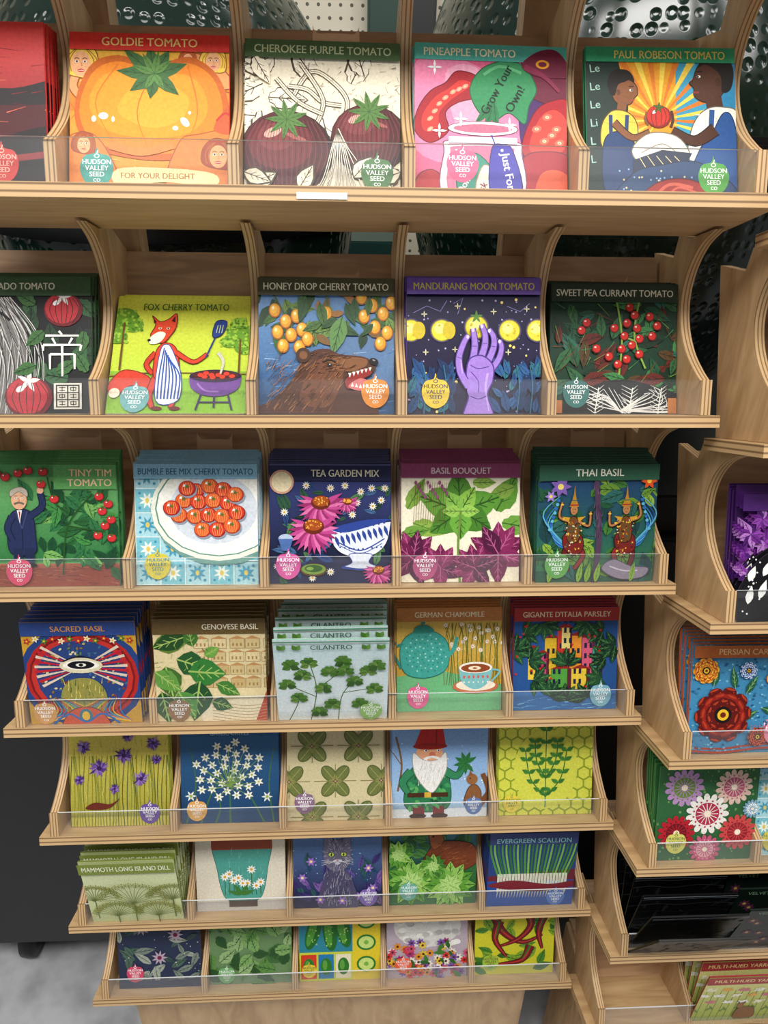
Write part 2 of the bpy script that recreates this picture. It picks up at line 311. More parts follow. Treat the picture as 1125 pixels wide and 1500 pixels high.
@art('harvesters','#2f9a6b','seed packet with two gardeners holding a tomato before a sunburst')
def _():
    a=Art('#eaa024'); a.R(.6,.3,1,1,'#3f9fc0')
    for k in range(22):
        g=math.radians(-30+k*12.4); g2=g+.1; a.P([(.48,.52),(.48+.7*math.cos(g),.52+.7*math.sin(g)),(.48+.7*math.cos(g2),.52+.7*math.sin(g2))],'#f8d650' if k%2 else '#e07c20')
    a.P([(0,0),(0,1),(.2,1),(.28,.6),(.2,0)],'#17302a'); a.P([(.7,1),(1,1),(1,.5),(.84,.6)],'#2d86b0'); a.P([(.9,.45),(1,.5),(1,.0),(.88,.0)],'#4fa545'); a.P([(.95,.2),(1,.3),(1,0),(.9,0)],'#f3e9b0'); a.P([(.9,.55),(1,.6),(1,.45),(.88,.42)],'#f3c440')
    for i,t in enumerate(('Le','Le','Le','Li','L','L')): a.T(t,.03,.83-.12*i,.052,'#a7cfc0','l',rot=6,bold=.001)
    # boy: smaller, standing, profile towards the tomato
    a.B([(.15,.72),(.15,.8),(.2,.85),(.29,.84),(.32,.76),(.22,.7)],'#120b09')
    a.B([(.17,.74),(.18,.66),(.22,.62),(.29,.62),(.32,.66),(.345,.695),(.325,.76),(.25,.79)],'#8a5430','#2a160c',.006)
    a.B([(.155,.7),(.155,.8),(.22,.85),(.315,.81),(.27,.775),(.215,.75),(.19,.68)],'#120b09'); a.E(.3,.715,.013,.009,'#f3ece0',n=8); a.E(.305,.715,.006,.008,'#120a06',n=6); a.S([(.285,.738),(.32,.74)],.006,'#1a100d'); a.S([(.29,.645),(.322,.652)],.01,'#a84438'); a.E(.215,.7,.014,.02,'#6a3c20'); a.S([(.24,.63),(.23,.57)],.06,'#8a5430')
    a.B([(.1,.34),(.1,.48),(.16,.57),(.24,.58),(.31,.54),(.34,.46),(.32,.34),(.2,.3)],'#e9d04a','#6a4a14'); a.scrib(14,['#c09a24','#f6ea9a'],.13,.36,.3,.54,.06); a.B([(.12,.04),(.11,.36),(.2,.44),(.31,.38),(.33,.04)],'#24406f','#12223f'); a.S([(.16,.55),(.16,.36)],.025,'#24406f'); a.S([(.27,.55),(.26,.38)],.025,'#24406f'); a.S([(.18,.5),(.3,.4),(.42,.44)],.045,'#8a5430',.03,oc='#2a160c')
    # man: larger, seated, leaning in
    a.B([(.76,.9),(.82,.97),(.93,.96),(.99,.86),(.96,.74),(.86,.72)],'#120b09'); a.B([(.74,.86),(.715,.79),(.69,.765),(.72,.73),(.725,.675),(.8,.64),(.9,.68),(.95,.8),(.88,.92),(.79,.92)],'#4f2c1a','#1a0d08',.006); a.B([(.75,.87),(.81,.96),(.93,.96),(.99,.86),(.97,.73),(.91,.71),(.9,.82),(.81,.89)],'#120b09')
    a.E(.755,.81,.014,.009,'#f3ece0',n=8); a.E(.75,.81,.007,.008,'#120a08',n=6); a.S([(.73,.84),(.78,.845)],.008,'#120b09'); a.S([(.715,.705),(.755,.705)],.012,'#8f3028'); a.E(.885,.775,.02,.03,'#43230f'); a.S([(.85,.67),(.87,.56)],.11,'#4f2c1a')
    a.B([(.68,.26),(.7,.46),(.78,.58),(.9,.61),(1.03,.55),(1.06,.2),(.82,.08)],'#efece2','#6a6458'); a.scrib(16,['#c9c4b4','#ffffff'],.72,.3,.95,.56,.08); a.B([(.66,.02),(.74,.3),(.84,.44),(.92,.57),(.99,.5),(1.05,.1),(1.0,-.05)],'#2a5796','#132f5c'); a.S([(.84,.59),(.83,.44)],.035,'#2a5796'); a.E(.83,.46,.012,.012,'#e8c040',n=8); a.S([(.86,.46),(.72,.38),(.57,.45)],.08,'#4f2c1a',.045,oc='#1a0d08')
    a.B([(.3,.33),(.42,.43),(.6,.41),(.68,.28),(.5,.2),(.34,.24)],'#efeadc','#7a7260'); a.S([(.36,.3),(.5,.36),(.6,.3)],.006,'#9a927e'); a.P([(.3,.1),(.66,.22),(.7,.3),(.5,.32),(.3,.25)],'#1c2c48')
    for i in range(5): a.S([(.34+.06*i,.28),(.4+.07*i,.18)],.005,'#e8d9a0')
    a.B([(.2,-.05),(.3,.16),(.5,.22),(.74,.24),(.98,.08),(.95,-.05)],'#284670','#14243f')
    for k in range(40): a.E(.2+a.r.random()*.65,a.r.random()*.19,.007,.007,a.r.choice(['#e8d9a0','#8fb0d8']),n=6)
    a.B([(.34,-.05),(.44,.09),(.62,.13),(.78,.08),(.82,-.05)],'#a02820','#5a1210'); a.S([(.42,-.02),(.54,.09),(.7,.07)],.02,'#d8604a'); a.S([(.5,-.02),(.6,.07),(.74,.03)],.014,'#d8604a')
    a.tom(.48,.54,.085,'#d0301f','#8a1612',g='#3f6a2a')
    for t in (-.05,-.02,.02,.05): a.S([(.48+t*.6,.6),(.48+t,.54),(.48+t*.6,.47)],.005,'#8a1612')
    a.S([(.41,.48),(.39,.52),(.4,.57)],.014,'#8a5430'); a.S([(.56,.47),(.575,.52),(.565,.58)],.018,'#4f2c1a'); a.band('PAUL ROBESON TOMATO','#2f9a6b','#e9d66a',.1,x=.56,mw=.74); a.logo(.84,.14,'#57a84a'); return a
@art('mikado','#3f5a3c','seed packet with grey bearded figure lines and red tomatoes on black')
def _():
    a=Art('#141416'); a.leaves(18,['#24402a','#36603a','#1c2c22'],.45,.2,1,.85,(.14,.22),.6,'#0c140e',1); a.B([(-.05,.0),(-.05,.85),(.3,.86),(.5,.7),(.55,.45),(.5,.2),(.6,-.05)],'#6f6c69')
    for k in range(64):
        x=.0+k*.0095; a.S([(x*.7,.85),(x+.05*math.sin(k),.6),(x*1.1,.35),(x+.04*math.cos(k),.0)],.006,('#e4e2dd','#1b1b1c','#a9a6a1')[k%3],.003)
    a.B([(.08,.6),(.1,.7),(.2,.74),(.32,.7),(.34,.6),(.22,.52)],'#b9b6b0','#18181a'); a.S([(.1,.66),(.16,.7),(.22,.66)],.02,'#18181a'); a.E(.2,.62,.025,.02,'#101010'); a.S([(.28,.7),(.34,.74),(.42,.68)],.02,'#18181a'); a.E(.3,.64,.022,.014,'#e8e6e0'); a.E(.3,.64,.01,.01,'#101010'); a.S([(.12,.56),(.2,.52),(.3,.56)],.014,'#101010')
    for x,y,r in ((.8,.76,.14),(.55,.12,.17)):
        a.tom(x,y,r,'#b82a34','#6a0f18',g='#e8e6e0')
        for t in (-.7,-.4,-.1,.2,.5,.8): a.S([(x+t*r*.6,y+r*.6),(x+t*r,y),(x+t*r*.6,y-r*.7)],.005,'#2a0a0c')
    for x,y,g in ((.6,.8,150),(.95,.6,260),(.66,.6,220),(.9,.9,100),(.75,.3,30),(.97,.3,120),(.6,.35,200)): a.LF(x,y,g,.17,.09,'#3f6a38','#0f2414',1)
    W='#efece4'
    for p in ([(.76,.63),(.79,.6)],[(.64,.59),(.94,.59)],[(.7,.57),(.73,.52)],[(.88,.57),(.85,.52)],[(.62,.51),(.62,.46)],[(.62,.51),(.96,.51)],[(.96,.51),(.95,.46)],[(.68,.43),(.68,.3)],[(.68,.43),(.9,.43)],[(.9,.43),(.9,.3)],[(.79,.51),(.79,.24)]): a.S([(.8+(q[0]-.8)*.8,.44+(q[1]-.44)*.85) for q in p],.018,W,.013,sm=False)
    a.R(.73,.03,.93,.22,'#d8d2c4'); a.R(.745,.042,.915,.208,'#1b1b1c')
    for i in range(2):
        for j in range(3):
            x,y=.755+.08*i,.05+.052*j; a.R(x,y,x+.07,y+.044,'#d8d2c4'); a.R(x+.012,y+.03,x+.058,y+.036,'#1b1b1c'); a.R(x+.032,y+.006,x+.038,y+.04,'#1b1b1c'); a.R(x+.014,y+.01,x+.056,y+.016,'#1b1b1c')
            if (i+j)%2: a.R(x+.014,y+.01,x+.02,y+.036,'#1b1b1c'); a.R(x+.05,y+.01,x+.056,y+.036,'#1b1b1c')
    a.band('MIKADO TOMATO','#3f5a3c','#e9e6cf',.14,x=.74,al='r',mw=.5,th=.05); return a
@art('fox','#c8d648','seed packet with red fox in striped apron grilling outdoors')
def _():
    a=Art('#d4dc40'); a.G(0,.2,1,1,'#b3cf40','#dfe04a'); a.B([(-.1,-.1),(-.1,.3),(.2,.34),(.5,.28),(.8,.34),(1.1,.3),(1.1,-.1)],'#86b52f'); a.scrib(60,['#5f9024','#a8d04a','#6fa02a'],0,0,1,.3,.03,ang=85)
    for x,y,r in ((.05,.8,.12),(.13,.74,.08),(.93,.68,.1),(.86,.6,.07),(.98,.56,.09),(.02,.64,.08),(.92,.76,.06)):
        a.E(x,y,r,r*.8,'#6a9a2c'); a.stars(26,'#9cc440',x-r,y-r*.7,x+r,y+r*.7,.011); a.stars(12,'#4c7a1e',x-r,y-r*.7,x+r,y+r*.4,.009)
    a.R(.06,.35,.075,.76,'#6a4a20'); a.R(.93,.3,.945,.62,'#6a4a20'); a.S([(0,.3),(.3,.33),(1,.32)],.008,'#8a6a3a')
    a.B([(.28,.3),(.1,.35),(.0,.22),(.05,.12),(.16,.22),(.3,.2)],'#c93a24','#6a1810'); a.E(.05,.16,.04,.04,'#f6ead0')
    for p in ([(.34,.3),(.3,.15),(.33,.04)],[(.44,.3),(.48,.15),(.46,.04)]): a.S(p,.05,'#c93a24',.026,oc='#6a1810')
    for x in (.36,.49): a.E(x,.035,.04,.016,'#6a1810')
    a.S([(.32,.5),(.26,.4),(.31,.32)],.034,'#c93a24',.026,oc='#6a1810')
    a.B([(.32,.3),(.32,.5),(.37,.58),(.45,.56),(.49,.46),(.5,.28),(.42,.22)],'#d5432a','#6a1810'); a.B([(.35,.1),(.35,.5),(.4,.57),(.45,.5),(.52,.3),(.51,.1)],'#f2f0ea','#2c4a90')
    for k in range(7): a.S([(.38+.01*k,.54-.02*k),(.36+.025*k,.3),(.362+.024*k,.11)],.01,'#2f55a5',.013)
    a.S([(.47,.5),(.6,.42),(.7,.49)],.034,'#d5432a',.022,oc='#6a1810')
    a.S([(.69,.46),(.76,.66)],.012,'#22387f'); a.B([(.73,.64),(.8,.66),(.83,.77),(.75,.77)],'#2a3f86','#15205a')
    for i in range(3): a.S([(.755+.02*i,.67),(.765+.02*i,.74)],.005,'#c9d870')
    a.B([(.27,.64),(.3,.74),(.27,.82),(.33,.77),(.39,.79),(.45,.84),(.455,.73),(.42,.65),(.36,.58)],'#d9462a','#6a1810'); a.B([(.27,.63),(.33,.68),(.38,.66),(.34,.585),(.27,.575)],'#f8ecd6'); a.E(.262,.605,.013,.011,'#1a1010'); a.E(.335,.71,.012,.01,'#fff3c8'); a.E(.335,.71,.006,.009,'#1a1010'); a.E(.395,.71,.012,.01,'#fff3c8'); a.E(.395,.71,.006,.009,'#1a1010'); a.P([(.28,.8),(.305,.765),(.285,.755)],'#4a1410'); a.P([(.44,.82),(.415,.775),(.445,.76)],'#4a1410')
    for p in ([(.68,.18),(.64,.02)],[(.86,.18),(.9,.02)],[(.77,.18),(.77,.04)]): a.S(p,.014,'#3c2458')
    a.R(.66,.08,.88,.09,'#3c2458'); a.P(cr([(.58,.3),(.6,.2),(.7,.14),(.84,.14),(.94,.2),(.96,.3)],False,5),'#6a3c8c'); a.S([(.64,.24),(.7,.18),(.8,.17)],.014,'#9a6cba'); a.E(.77,.3,.19,.055,'#2c1840'); a.E(.77,.305,.17,.04,'#4d1f1c'); a.S([(.8,.3),(.82,.42),(.78,.5)],.012,'#c8c2b0',.03)
    for x,y in ((.66,.31),(.7,.325),(.74,.31),(.79,.31),(.85,.32),(.75,.29),(.89,.3),(.82,.295),(.69,.295)): a.E(x,y,.022,.016,'#dd3c28',n=10)
    a.T('FOX CHERRY TOMATO',.52,.87,.058,'#35621c',mw=.64,bold=.002); a.logo(.2,.12,'#6fa8a8'); return a
@art('honey','#4c4a34','seed packet with brown bear reaching for yellow cherry tomatoes')
def _():
    a=Art('#3f74b2'); a.G(0,0,1,.9,'#27507f','#6f98c8'); a.B([(.3,.3),(.5,.5),(.8,.6),(1.1,.6),(1.1,.2),(.5,.1)],'#5c7ba2'); a.scrib(60,['#8fb0d4','#3a6498','#5a86b8'],l=.1,w=.008,ang=10)
    a.leaves(42,['#2c5228','#46692f','#213f24','#6a8a3c','#35602f'],0,.6,1,.95,(.1,.2),.5,'#1a3418',0,(180,360)); a.leaves(8,['#9a6a34','#7a5a2c'],.4,.55,.8,.9,(.1,.16),.4)
    for p in ([(.1,.9),(.2,.7),(.2,.5)],[(.8,.9),(.9,.7),(.86,.6)],[(.5,.9),(.52,.7),(.6,.6)]): a.S(p,.012,'#4a5a22')
    for x,y in ((.12,.76),(.2,.68),(.28,.72),(.14,.6),(.24,.58),(.32,.62),(.18,.5),(.3,.49),(.36,.55),(.84,.8),(.92,.74),(.78,.72),(.86,.64),(.95,.6),(.98,.82),(.5,.74),(.9,.52),(.76,.86)):
        a.E(x,y,.044,.054,'#a8600f'); a.E(x,y+.004,.037,.047,'#e09a20'); a.E(x-.006,y+.01,.024,.032,'#f2b43c',n=12); a.E(x-.012,y+.018,.01,.014,'#ffe9a8',n=8); a.LF(x,y+.05,70,.03,.012,'#3f6a2a')
    a.leaves(9,['#46692f','#2c5228'],.1,.55,.95,.9,(.12,.2),.4,'#1a3418',0,(200,340))
    a.LF(.62,.72,255,.3,.13,'#5f8a4a','#2c5228')
    a.B([(-.05,.0),(.1,.1),(.25,.26),(.36,.44),(.5,.48),(.6,.44),(.78,.42),(.86,.36),(.84,.3),(.7,.26),(.66,.18),(.8,.16),(.86,.1),(.8,-.05)],'#4f2b1a')
    a.B([(.3,.1),(.4,.36),(.52,.42),(.62,.36),(.6,.2),(.5,.05)],'#6d3f25'); a.B([(.5,.4),(.66,.42),(.8,.4),(.76,.33),(.6,.32)],'#83532f')
    a.scrib(170,['#8a5632','#3a1f12','#a26c40','#5f3820'],.05,0,.62,.4,.07,.006,50); a.scrib(50,['#8a5632','#3a1f12'],.3,.3,.7,.45,.05,.005,10)
    a.B([(.64,.26),(.78,.34),(.84,.3),(.74,.24),(.66,.18)],'#8f2420','#2a0c0a'); a.B([(.66,.2),(.74,.26),(.8,.24),(.76,.17)],'#d07070'); a.E(.85,.385,.035,.026,'#120c0c',-20); a.E(.85,.395,.012,.006,'#8a8a90',-20); a.E(.52,.36,.017,.013,'#120c0c'); a.E(.524,.364,.005,.004,'#ffffff',n=6)
    for k in range(6): a.P([(.66+.03*k,.3+.008*k),(.672+.03*k,.265+.01*k),(.684+.03*k,.302+.008*k)],'#f4efe0')
    for k in range(4): a.P([(.68+.03*k,.2-.004*k),(.69+.03*k,.232-.006*k),(.702+.03*k,.2-.006*k)],'#f4efe0')
    a.S([(.47,.38),(.52,.4),(.57,.38)],.01,'#26130a'); a.E(.33,.43,.055,.055,'#42240f'); a.E(.33,.43,.03,.03,'#7d4e2c')
    a.band('HONEY DROP CHERRY TOMATO','#4c4a34','#f4eed2',.13,mw=.92); a.logo(.86,.16,'#e08a2e'); return a
@art('moon','#6c4fa3','seed packet with violet hand holding a glowing moon tomato at night')
def _():
    a=Art('#160f38'); a.stars(110,'#b9aee0'); a.stars(16,'#ffe27a',r=.009)
    for p in ([(.05,.75),(.15,.8),(.25,.76),(.3,.84)],[(.35,.82),(.42,.86),(.38,.74)],[(.75,.8),(.85,.76),(.92,.82)]): a.S(p,.004,'#9d8fd6',sm=False)
    for x,y in ((.13,.74),(.38,.8),(.65,.76),(.9,.78),(.36,.48),(.76,.46),(.14,.46)):
        for g in (0,90,180,270): a.LF(x,y,g,.025,.008,'#f3ecc0')
    for x,f in ((.03,.03),(.26,.025),(.52,0),(.77,-.025),(.98,-.03)):
        r=.08 if x!=.52 else .085; y=.62 if x!=.52 else .645; a.E(x,y,r*1.12,r*1.12,'#4a4068'); a.E(x,y,r,r,'#a89a22'); a.E(x,y,r*.92,r*.92,'#efdc3c'); a.E(x-.015,y+.015,r*.5,r*.5,'#f9f08c')
        for _ in range(6): q=a.r.uniform(0,6.28); a.E(x+r*.5*math.cos(q),y+r*.5*math.sin(q),r*.12,r*.1,'#d2b92a',n=8)
        if f>0: a.E(x+f+.03,y,r*.6,r*.8,'#d9c02c')
    for g in range(5): a.LF(.52,.72,72*g+18,.05,.02,'#5a8a3a')
    a.leaves(46,['#1f4a80','#2b5f94','#17335f','#2a7080'],0,0,.36,.3,(.1,.18),.4,'#0f2244',0,(40,140)); a.leaves(40,['#1f4a80','#2b5f94','#17335f','#2a7080'],.68,0,1,.32,(.1,.18),.4,'#0f2244',0,(40,140))
    for x in (.12,.27,.82,.92): a.S([(x,0),(x+.02,.2),(x,.36)],.008,'#2e6f8a')
    L='#a47fd6'; D='#4f2f88'; H='#c3a4ea'
    # one raised hand: four separate fingers, thumb leaving the side of the palm
    a.S([(.63,.33),(.685,.41),(.705,.49),(.69,.545)],.042,L,.026,oc=D)
    a.S([(.6,.38),(.645,.49),(.645,.57),(.61,.625)],.046,L,.028,oc=D)
    a.S([(.55,.41),(.58,.51),(.58,.59),(.555,.66)],.048,L,.03,oc=D)
    a.S([(.49,.4),(.505,.5),(.5,.57),(.49,.63)],.048,L,.03,oc=D)
    a.B([(.42,-.05),(.455,.12),(.445,.22),(.44,.32),(.47,.41),(.56,.43),(.64,.36),(.64,.25),(.6,.14),(.64,-.05)],L,D,.01)
    a.S([(.46,.2),(.4,.3),(.385,.41),(.42,.52),(.455,.58)],.052,L,.03,oc=D); a.B([(.45,.15),(.46,.28),(.52,.34),(.56,.26),(.52,.14)],L)
    a.S([(.6,.3),(.585,.18),(.61,.02)],.018,H,.01); a.S([(.41,.3),(.4,.4)],.01,H); a.S([(.47,.13),(.53,.11),(.59,.13)],.007,D); a.S([(.47,.36),(.53,.335),(.61,.35)],.006,D); a.S([(.475,.31),(.53,.24),(.53,.16)],.006,D)
    for p in ([(.484,.5),(.52,.5)],[(.563,.52),(.597,.52)],[(.63,.5),(.66,.495)],[(.37,.42),(.405,.41)]): a.S(p,.004,D)
    for x,y in ((.491,.618),(.557,.645),(.613,.613),(.69,.535),(.452,.568)): a.E(x,y,.011,.015,'#e3d2f6',n=10)
    a.band('MANDURANG MOON TOMATO','#6c4fa3','#d6c94e',.12,mw=.9); a.logo(.21,.16,'#e9c83a','#2a2350'); return a
@art('currant','#2c3d2c','seed packet with red currant tomatoes on dark green foliage')
def _():
    a=Art('#1c3c2a'); a.leaves(70,['#34683e','#18321f','#5a4024','#43864c','#265a3a','#68281f','#2f6a5a'],-.05,.15,1,.9,(.13,.28),.4,'#10241a')
    a.scrib(50,['#7aa04a','#8a3a24','#4f9a5c'],l=.12)
    for p in ([(.5,.95),(.56,.6),(.54,.3)],[(.7,.9),(.66,.6),(.75,.35)],[(.56,.6),(.7,.55)]): a.S(p,.014,'#8fb04a')
    for x,y in ((.28,.7),(.62,.82),(.66,.76),(.6,.7),(.68,.66),(.58,.6),(.56,.5),(.64,.53),(.7,.58),(.6,.42),(.53,.38),(.8,.6),(.84,.68),(.5,.66),(.7,.46),(.36,.5),(.78,.75),(.24,.64),(.46,.44)):
        a.E(x,y,.035,.035,'#6e1010'); a.E(x,y+.003,.029,.029,'#cf2a22'); a.E(x-.01,y+.013,.009,.007,'#ffd9cc')
    a.B([(.0,-.1),(.2,.14),(.5,.26),(.8,.22),(1.1,.1),(1.1,-.1)],'#101210')
    for k in range(26): a.S([(.55,.02),(.3+.03*k,.08+.07*math.sin(k*.5)),(.1+.04*k,.14+.06*math.cos(k*.7))],.009,'#e6e6e0',.004)
    for c in (.35,.62,.85):
        a.S([(c,.0),(c+.03,.2)],.008,'#efefe8')
        for j in range(7): a.S([(c+.004*j,.03*j),(c+.07,.03*j+.04)],.007,'#e9e9e2',.002); a.S([(c+.004*j,.03*j),(c-.06,.03*j+.04)],.007,'#e9e9e2',.002)
    a.R(.0,0,.09,.1,'#b8713c'); a.R(.93,.0,1,.12,'#c07a40')
    a.band('SWEET PEA CURRANT TOMATO','#2c3d2c','#f0edd8',.14,mw=.92); a.logo(.2,.16,'#2f6f6a'); return a
@art('tinytim','#4e8f55','seed packet with suited gentleman among tomato vines')
def _():
    a=Art('#4f9452'); a.G(0,.2,1,.9,'#33743f','#6bab66'); a.R(0,0,1,.16,'#8c4434'); a.R(0,.15,1,.19,'#a5583f'); a.scrib(50,['#b06a50','#5a2822'],0,0,1,.18,.08,.005,0)
    a.leaves(60,['#26602f','#418a42','#74ac5a','#18492a','#2f7040'],.3,.14,1,.76,(.12,.22),.45,'#153d22')
    for p in ([(.55,.1),(.6,.5),(.8,.76)],[(.6,.5),(.9,.45)],[(.45,.9),(.5,.7),(.62,.6)]): a.S(p,.012,'#24501f')
    N='#232d54'; a.B([(.14,.28),(.12,.48),(.15,.6),(.23,.64),(.32,.6),(.34,.42),(.33,.28)],N,'#10162e'); a.R(.16,.19,.235,.32,'#1f2848'); a.R(.25,.19,.325,.32,'#1f2848'); a.E(.19,.18,.05,.018,'#111111'); a.E(.295,.18,.05,.018,'#111111'); a.S([(.235,.62),(.235,.3)],.005,'#10162e'); a.S([(.19,.62),(.235,.48)],.008,'#3c4878'); a.S([(.28,.62),(.235,.48)],.008,'#3c4878')
    a.S([(.3,.58),(.4,.66),(.39,.77)],.05,N,.04,oc='#10162e'); a.S([(.16,.58),(.12,.48),(.16,.38)],.05,N,.035,oc='#10162e'); a.E(.39,.79,.026,.026,'#e8b08e'); a.tom(.4,.84,.038,'#cf2f33','#861a20')
    a.E(.22,.715,.062,.08,'#dfa985'); a.B([(.155,.74),(.155,.79),(.23,.82),(.285,.79),(.285,.74),(.22,.78)],'#bdb4a4','#6a6258',.004); a.S([(.18,.68),(.22,.692),(.26,.68)],.016,'#6d6458'); a.S([(.212,.73),(.224,.705),(.212,.70)],.005,'#a5704c')
    for x in (.197,.245): a.E(x,.728,.01,.008,'#ffffff',n=8); a.E(x,.728,.005,.007,'#222222',n=6); a.S([(x-.013,.744),(x+.013,.746)],.005,'#6a6258')
    a.P([(.2,.63),(.24,.63),(.22,.52)],'#f2efe8'); a.P([(.213,.62),(.228,.62),(.221,.53)],'#8a2a2a')
    a.R(.5,.8,1,1,'#5fa45c')
    for x,y in ((.05,.93),(.12,.9),(.22,.93),(.3,.95),(.5,.72),(.93,.68),(.88,.62),(.95,.55),(.9,.5),(.42,.94),(.84,.42),(.95,.4),(.86,.74)): a.tom(x,y,.038,'#cf2f33','#861a20',g='#2c5f24')
    a.T('TINY TIM',.96,.905,.058,'#f0cfa2','r',mw=.4,bold=.003); a.T('TOMATO',.96,.825,.058,'#f0cfa2','r',mw=.4,bold=.003); a.logo(.2,.13,'#cf4a6a'); return a
@art('bumblebee','#8ec2dc','seed packet with plate of striped cherry tomatoes on blue tiles')
def _():
    a=Art('#a9d6de')
    for i in range(5):
        for j in range(5):
            x,y=.1+.2*i,.1+.2*j
            if (i+j)%2: a.R(x-.095,y-.095,x+.095,y+.095,'#7cc0ce')
            for g in range(0,360,45): a.LF(x,y,g+22,.07,.024,'#4a9cb8' if (i+j)%2==0 else '#e8f0e4')
            for g in (45,135,225,315): a.E(x+.085*math.cos(math.radians(g)),y+.085*math.sin(math.radians(g)),.012,.012,'#3f94b2',n=8)
            a.E(x,y,.016,.022,'#e0c860')
            a.S([(x-.1,y-.1),(x+.1,y-.1)],.008,'#e4f4f2',sm=False); a.S([(x-.1,y-.1),(x-.1,y+.1)],.008,'#e4f4f2',sm=False)
    a.E(.7,.6,.56,.44,'#6f9c92'); a.E(.68,.63,.55,.43,'#eeeede'); a.E(.68,.635,.515,.398,'#5f9480'); a.E(.68,.635,.503,.388,'#f5f4ec'); a.E(.64,.63,.36,.29,'#d2dae2')
    for i,(x,y) in enumerate(((.5,.78),(.61,.82),(.72,.79),(.4,.7),(.52,.69),(.64,.7),(.76,.68),(.36,.58),(.3,.64),(.49,.57),(.6,.58),(.71,.57),(.83,.6),(.55,.46),(.67,.46),(.79,.49),(.43,.8),(.82,.75))):
        c,d=(('#d83a26','#961a16'),('#e2602a','#a53616'))[i%2]; a.E(x+.008,y-.012,.074,.066,'#8c98a8'); a.tom(x,y,.071,c,d,g=None)
        for t in (-.04,-.02,.0,.02,.04): a.S([(x+t*.6,y+.05),(x+t,y),(x+t*.6,y-.05)],.005,'#f09a5a')
        a.E(x-.02,y+.025,.012,.008,'#ffffff',n=8)
        for k in range(5): a.LF(x,y+.015,72*k,.024,.01,'#4f7028')
    a.band('BUMBLE BEE MIX CHERRY TOMATO','#8ec2dc','#2a6088',.12,mw=.93); a.logo(.18,.17,'#d8c848','#2f7a86'); return a
@art('tea','#24264a','seed packet with coneflowers and blue patterned teacup on navy')
def _():
    a=Art('#20244a'); a.G(0,.2,1,.85,'#161c38','#353f78'); a.leaves(60,['#2f5a3c','#264478','#446a98','#1f3f30','#4f7f4a'],.05,.05,1,.82,(.08,.18),.35,'#101830')
    a.R(0,.86,1,1,'#20244a'); a.E(.1,.85,.1,.1,'#d9a48a'); a.E(.1,.85,.083,.083,'#f4e6bc')
    for x,y in ((.5,.8),(.3,.82),(.68,.58),(.75,.77),(.95,.8),(.62,.82),(.12,.6),(.85,.65),(.5,.1),(.06,.15),(.92,.7),(.35,.05),(.84,.8),(.72,.68)): a.FL(x,y,.036,10,'#efeee6','#e0a81c',w=.28)
    a.P(cr([(.5,.46),(.53,.32),(.64,.24),(.84,.24),(.96,.34),(1.0,.52)],False,5),'#e3e8f2'); a.P(cr([(.5,.46),(.62,.5),(.82,.54),(1.0,.54),(.82,.48),(.62,.43)],True,5),'#2c4496')
    for k in range(10): a.LF(.54+.045*k,.4+.01*k,-70,.1,.03,'#2c4496'); a.E(.54+.045*k,.425+.01*k,.011,.011,'#2c4496',n=8); a.E(.58+.038*k,.29+.004*abs(k-4),.008,.008,'#2c4496',n=6)
    a.B([(.66,.25),(.68,.18),(.6,.13),(.9,.13),(.82,.18),(.84,.25)],'#e0e5f0','#2c4496'); a.S([(.6,.14),(.75,.12),(.9,.14)],.018,'#2c4496'); a.S([(.56,.35),(.75,.28),(.95,.38)],.01,'#2c4496'); a.S([(.58,.32),(.75,.255),(.93,.34)],.006,'#2c4496')
    for x,y,r in ((.64,.68,.1),(.9,.1,.13),(.42,.66,.2),(.36,.46,.22)):
        for k in range(19): a.LF(x,y,-205+k*13,r*a.r.uniform(.88,1.05),r*.22,('#c2468c','#dd70a8','#9c2c6a')[k%3])
        a.E(x,y+r*.1,r*.4,r*.3,'#6a2410'); a.E(x,y+r*.16,r*.33,r*.22,'#a84c18'); a.stars(24,'#f0b04a',x-r*.3,y,x+r*.3,y+r*.32,.006)
    a.E(.13,.38,.06,.04,'#b2c4de'); a.P([(.07,.38),(.19,.38),(.16,.28),(.1,.28)],'#4c6ca8'); a.E(.36,.12,.11,.055,'#5f3f24'); a.E(.36,.125,.1,.045,'#7a9a3c'); a.E(.36,.13,.075,.03,'#34601f'); a.E(.33,.13,.03,.015,'#8ab04a')
    a.R(.0,.985,1,1,'#4a4f7a'); a.T('TEA GARDEN MIX',.62,.895,.058,'#f0ecd6',mw=.56,bold=.002); a.logo(.15,.16,'#d65aa0'); return a
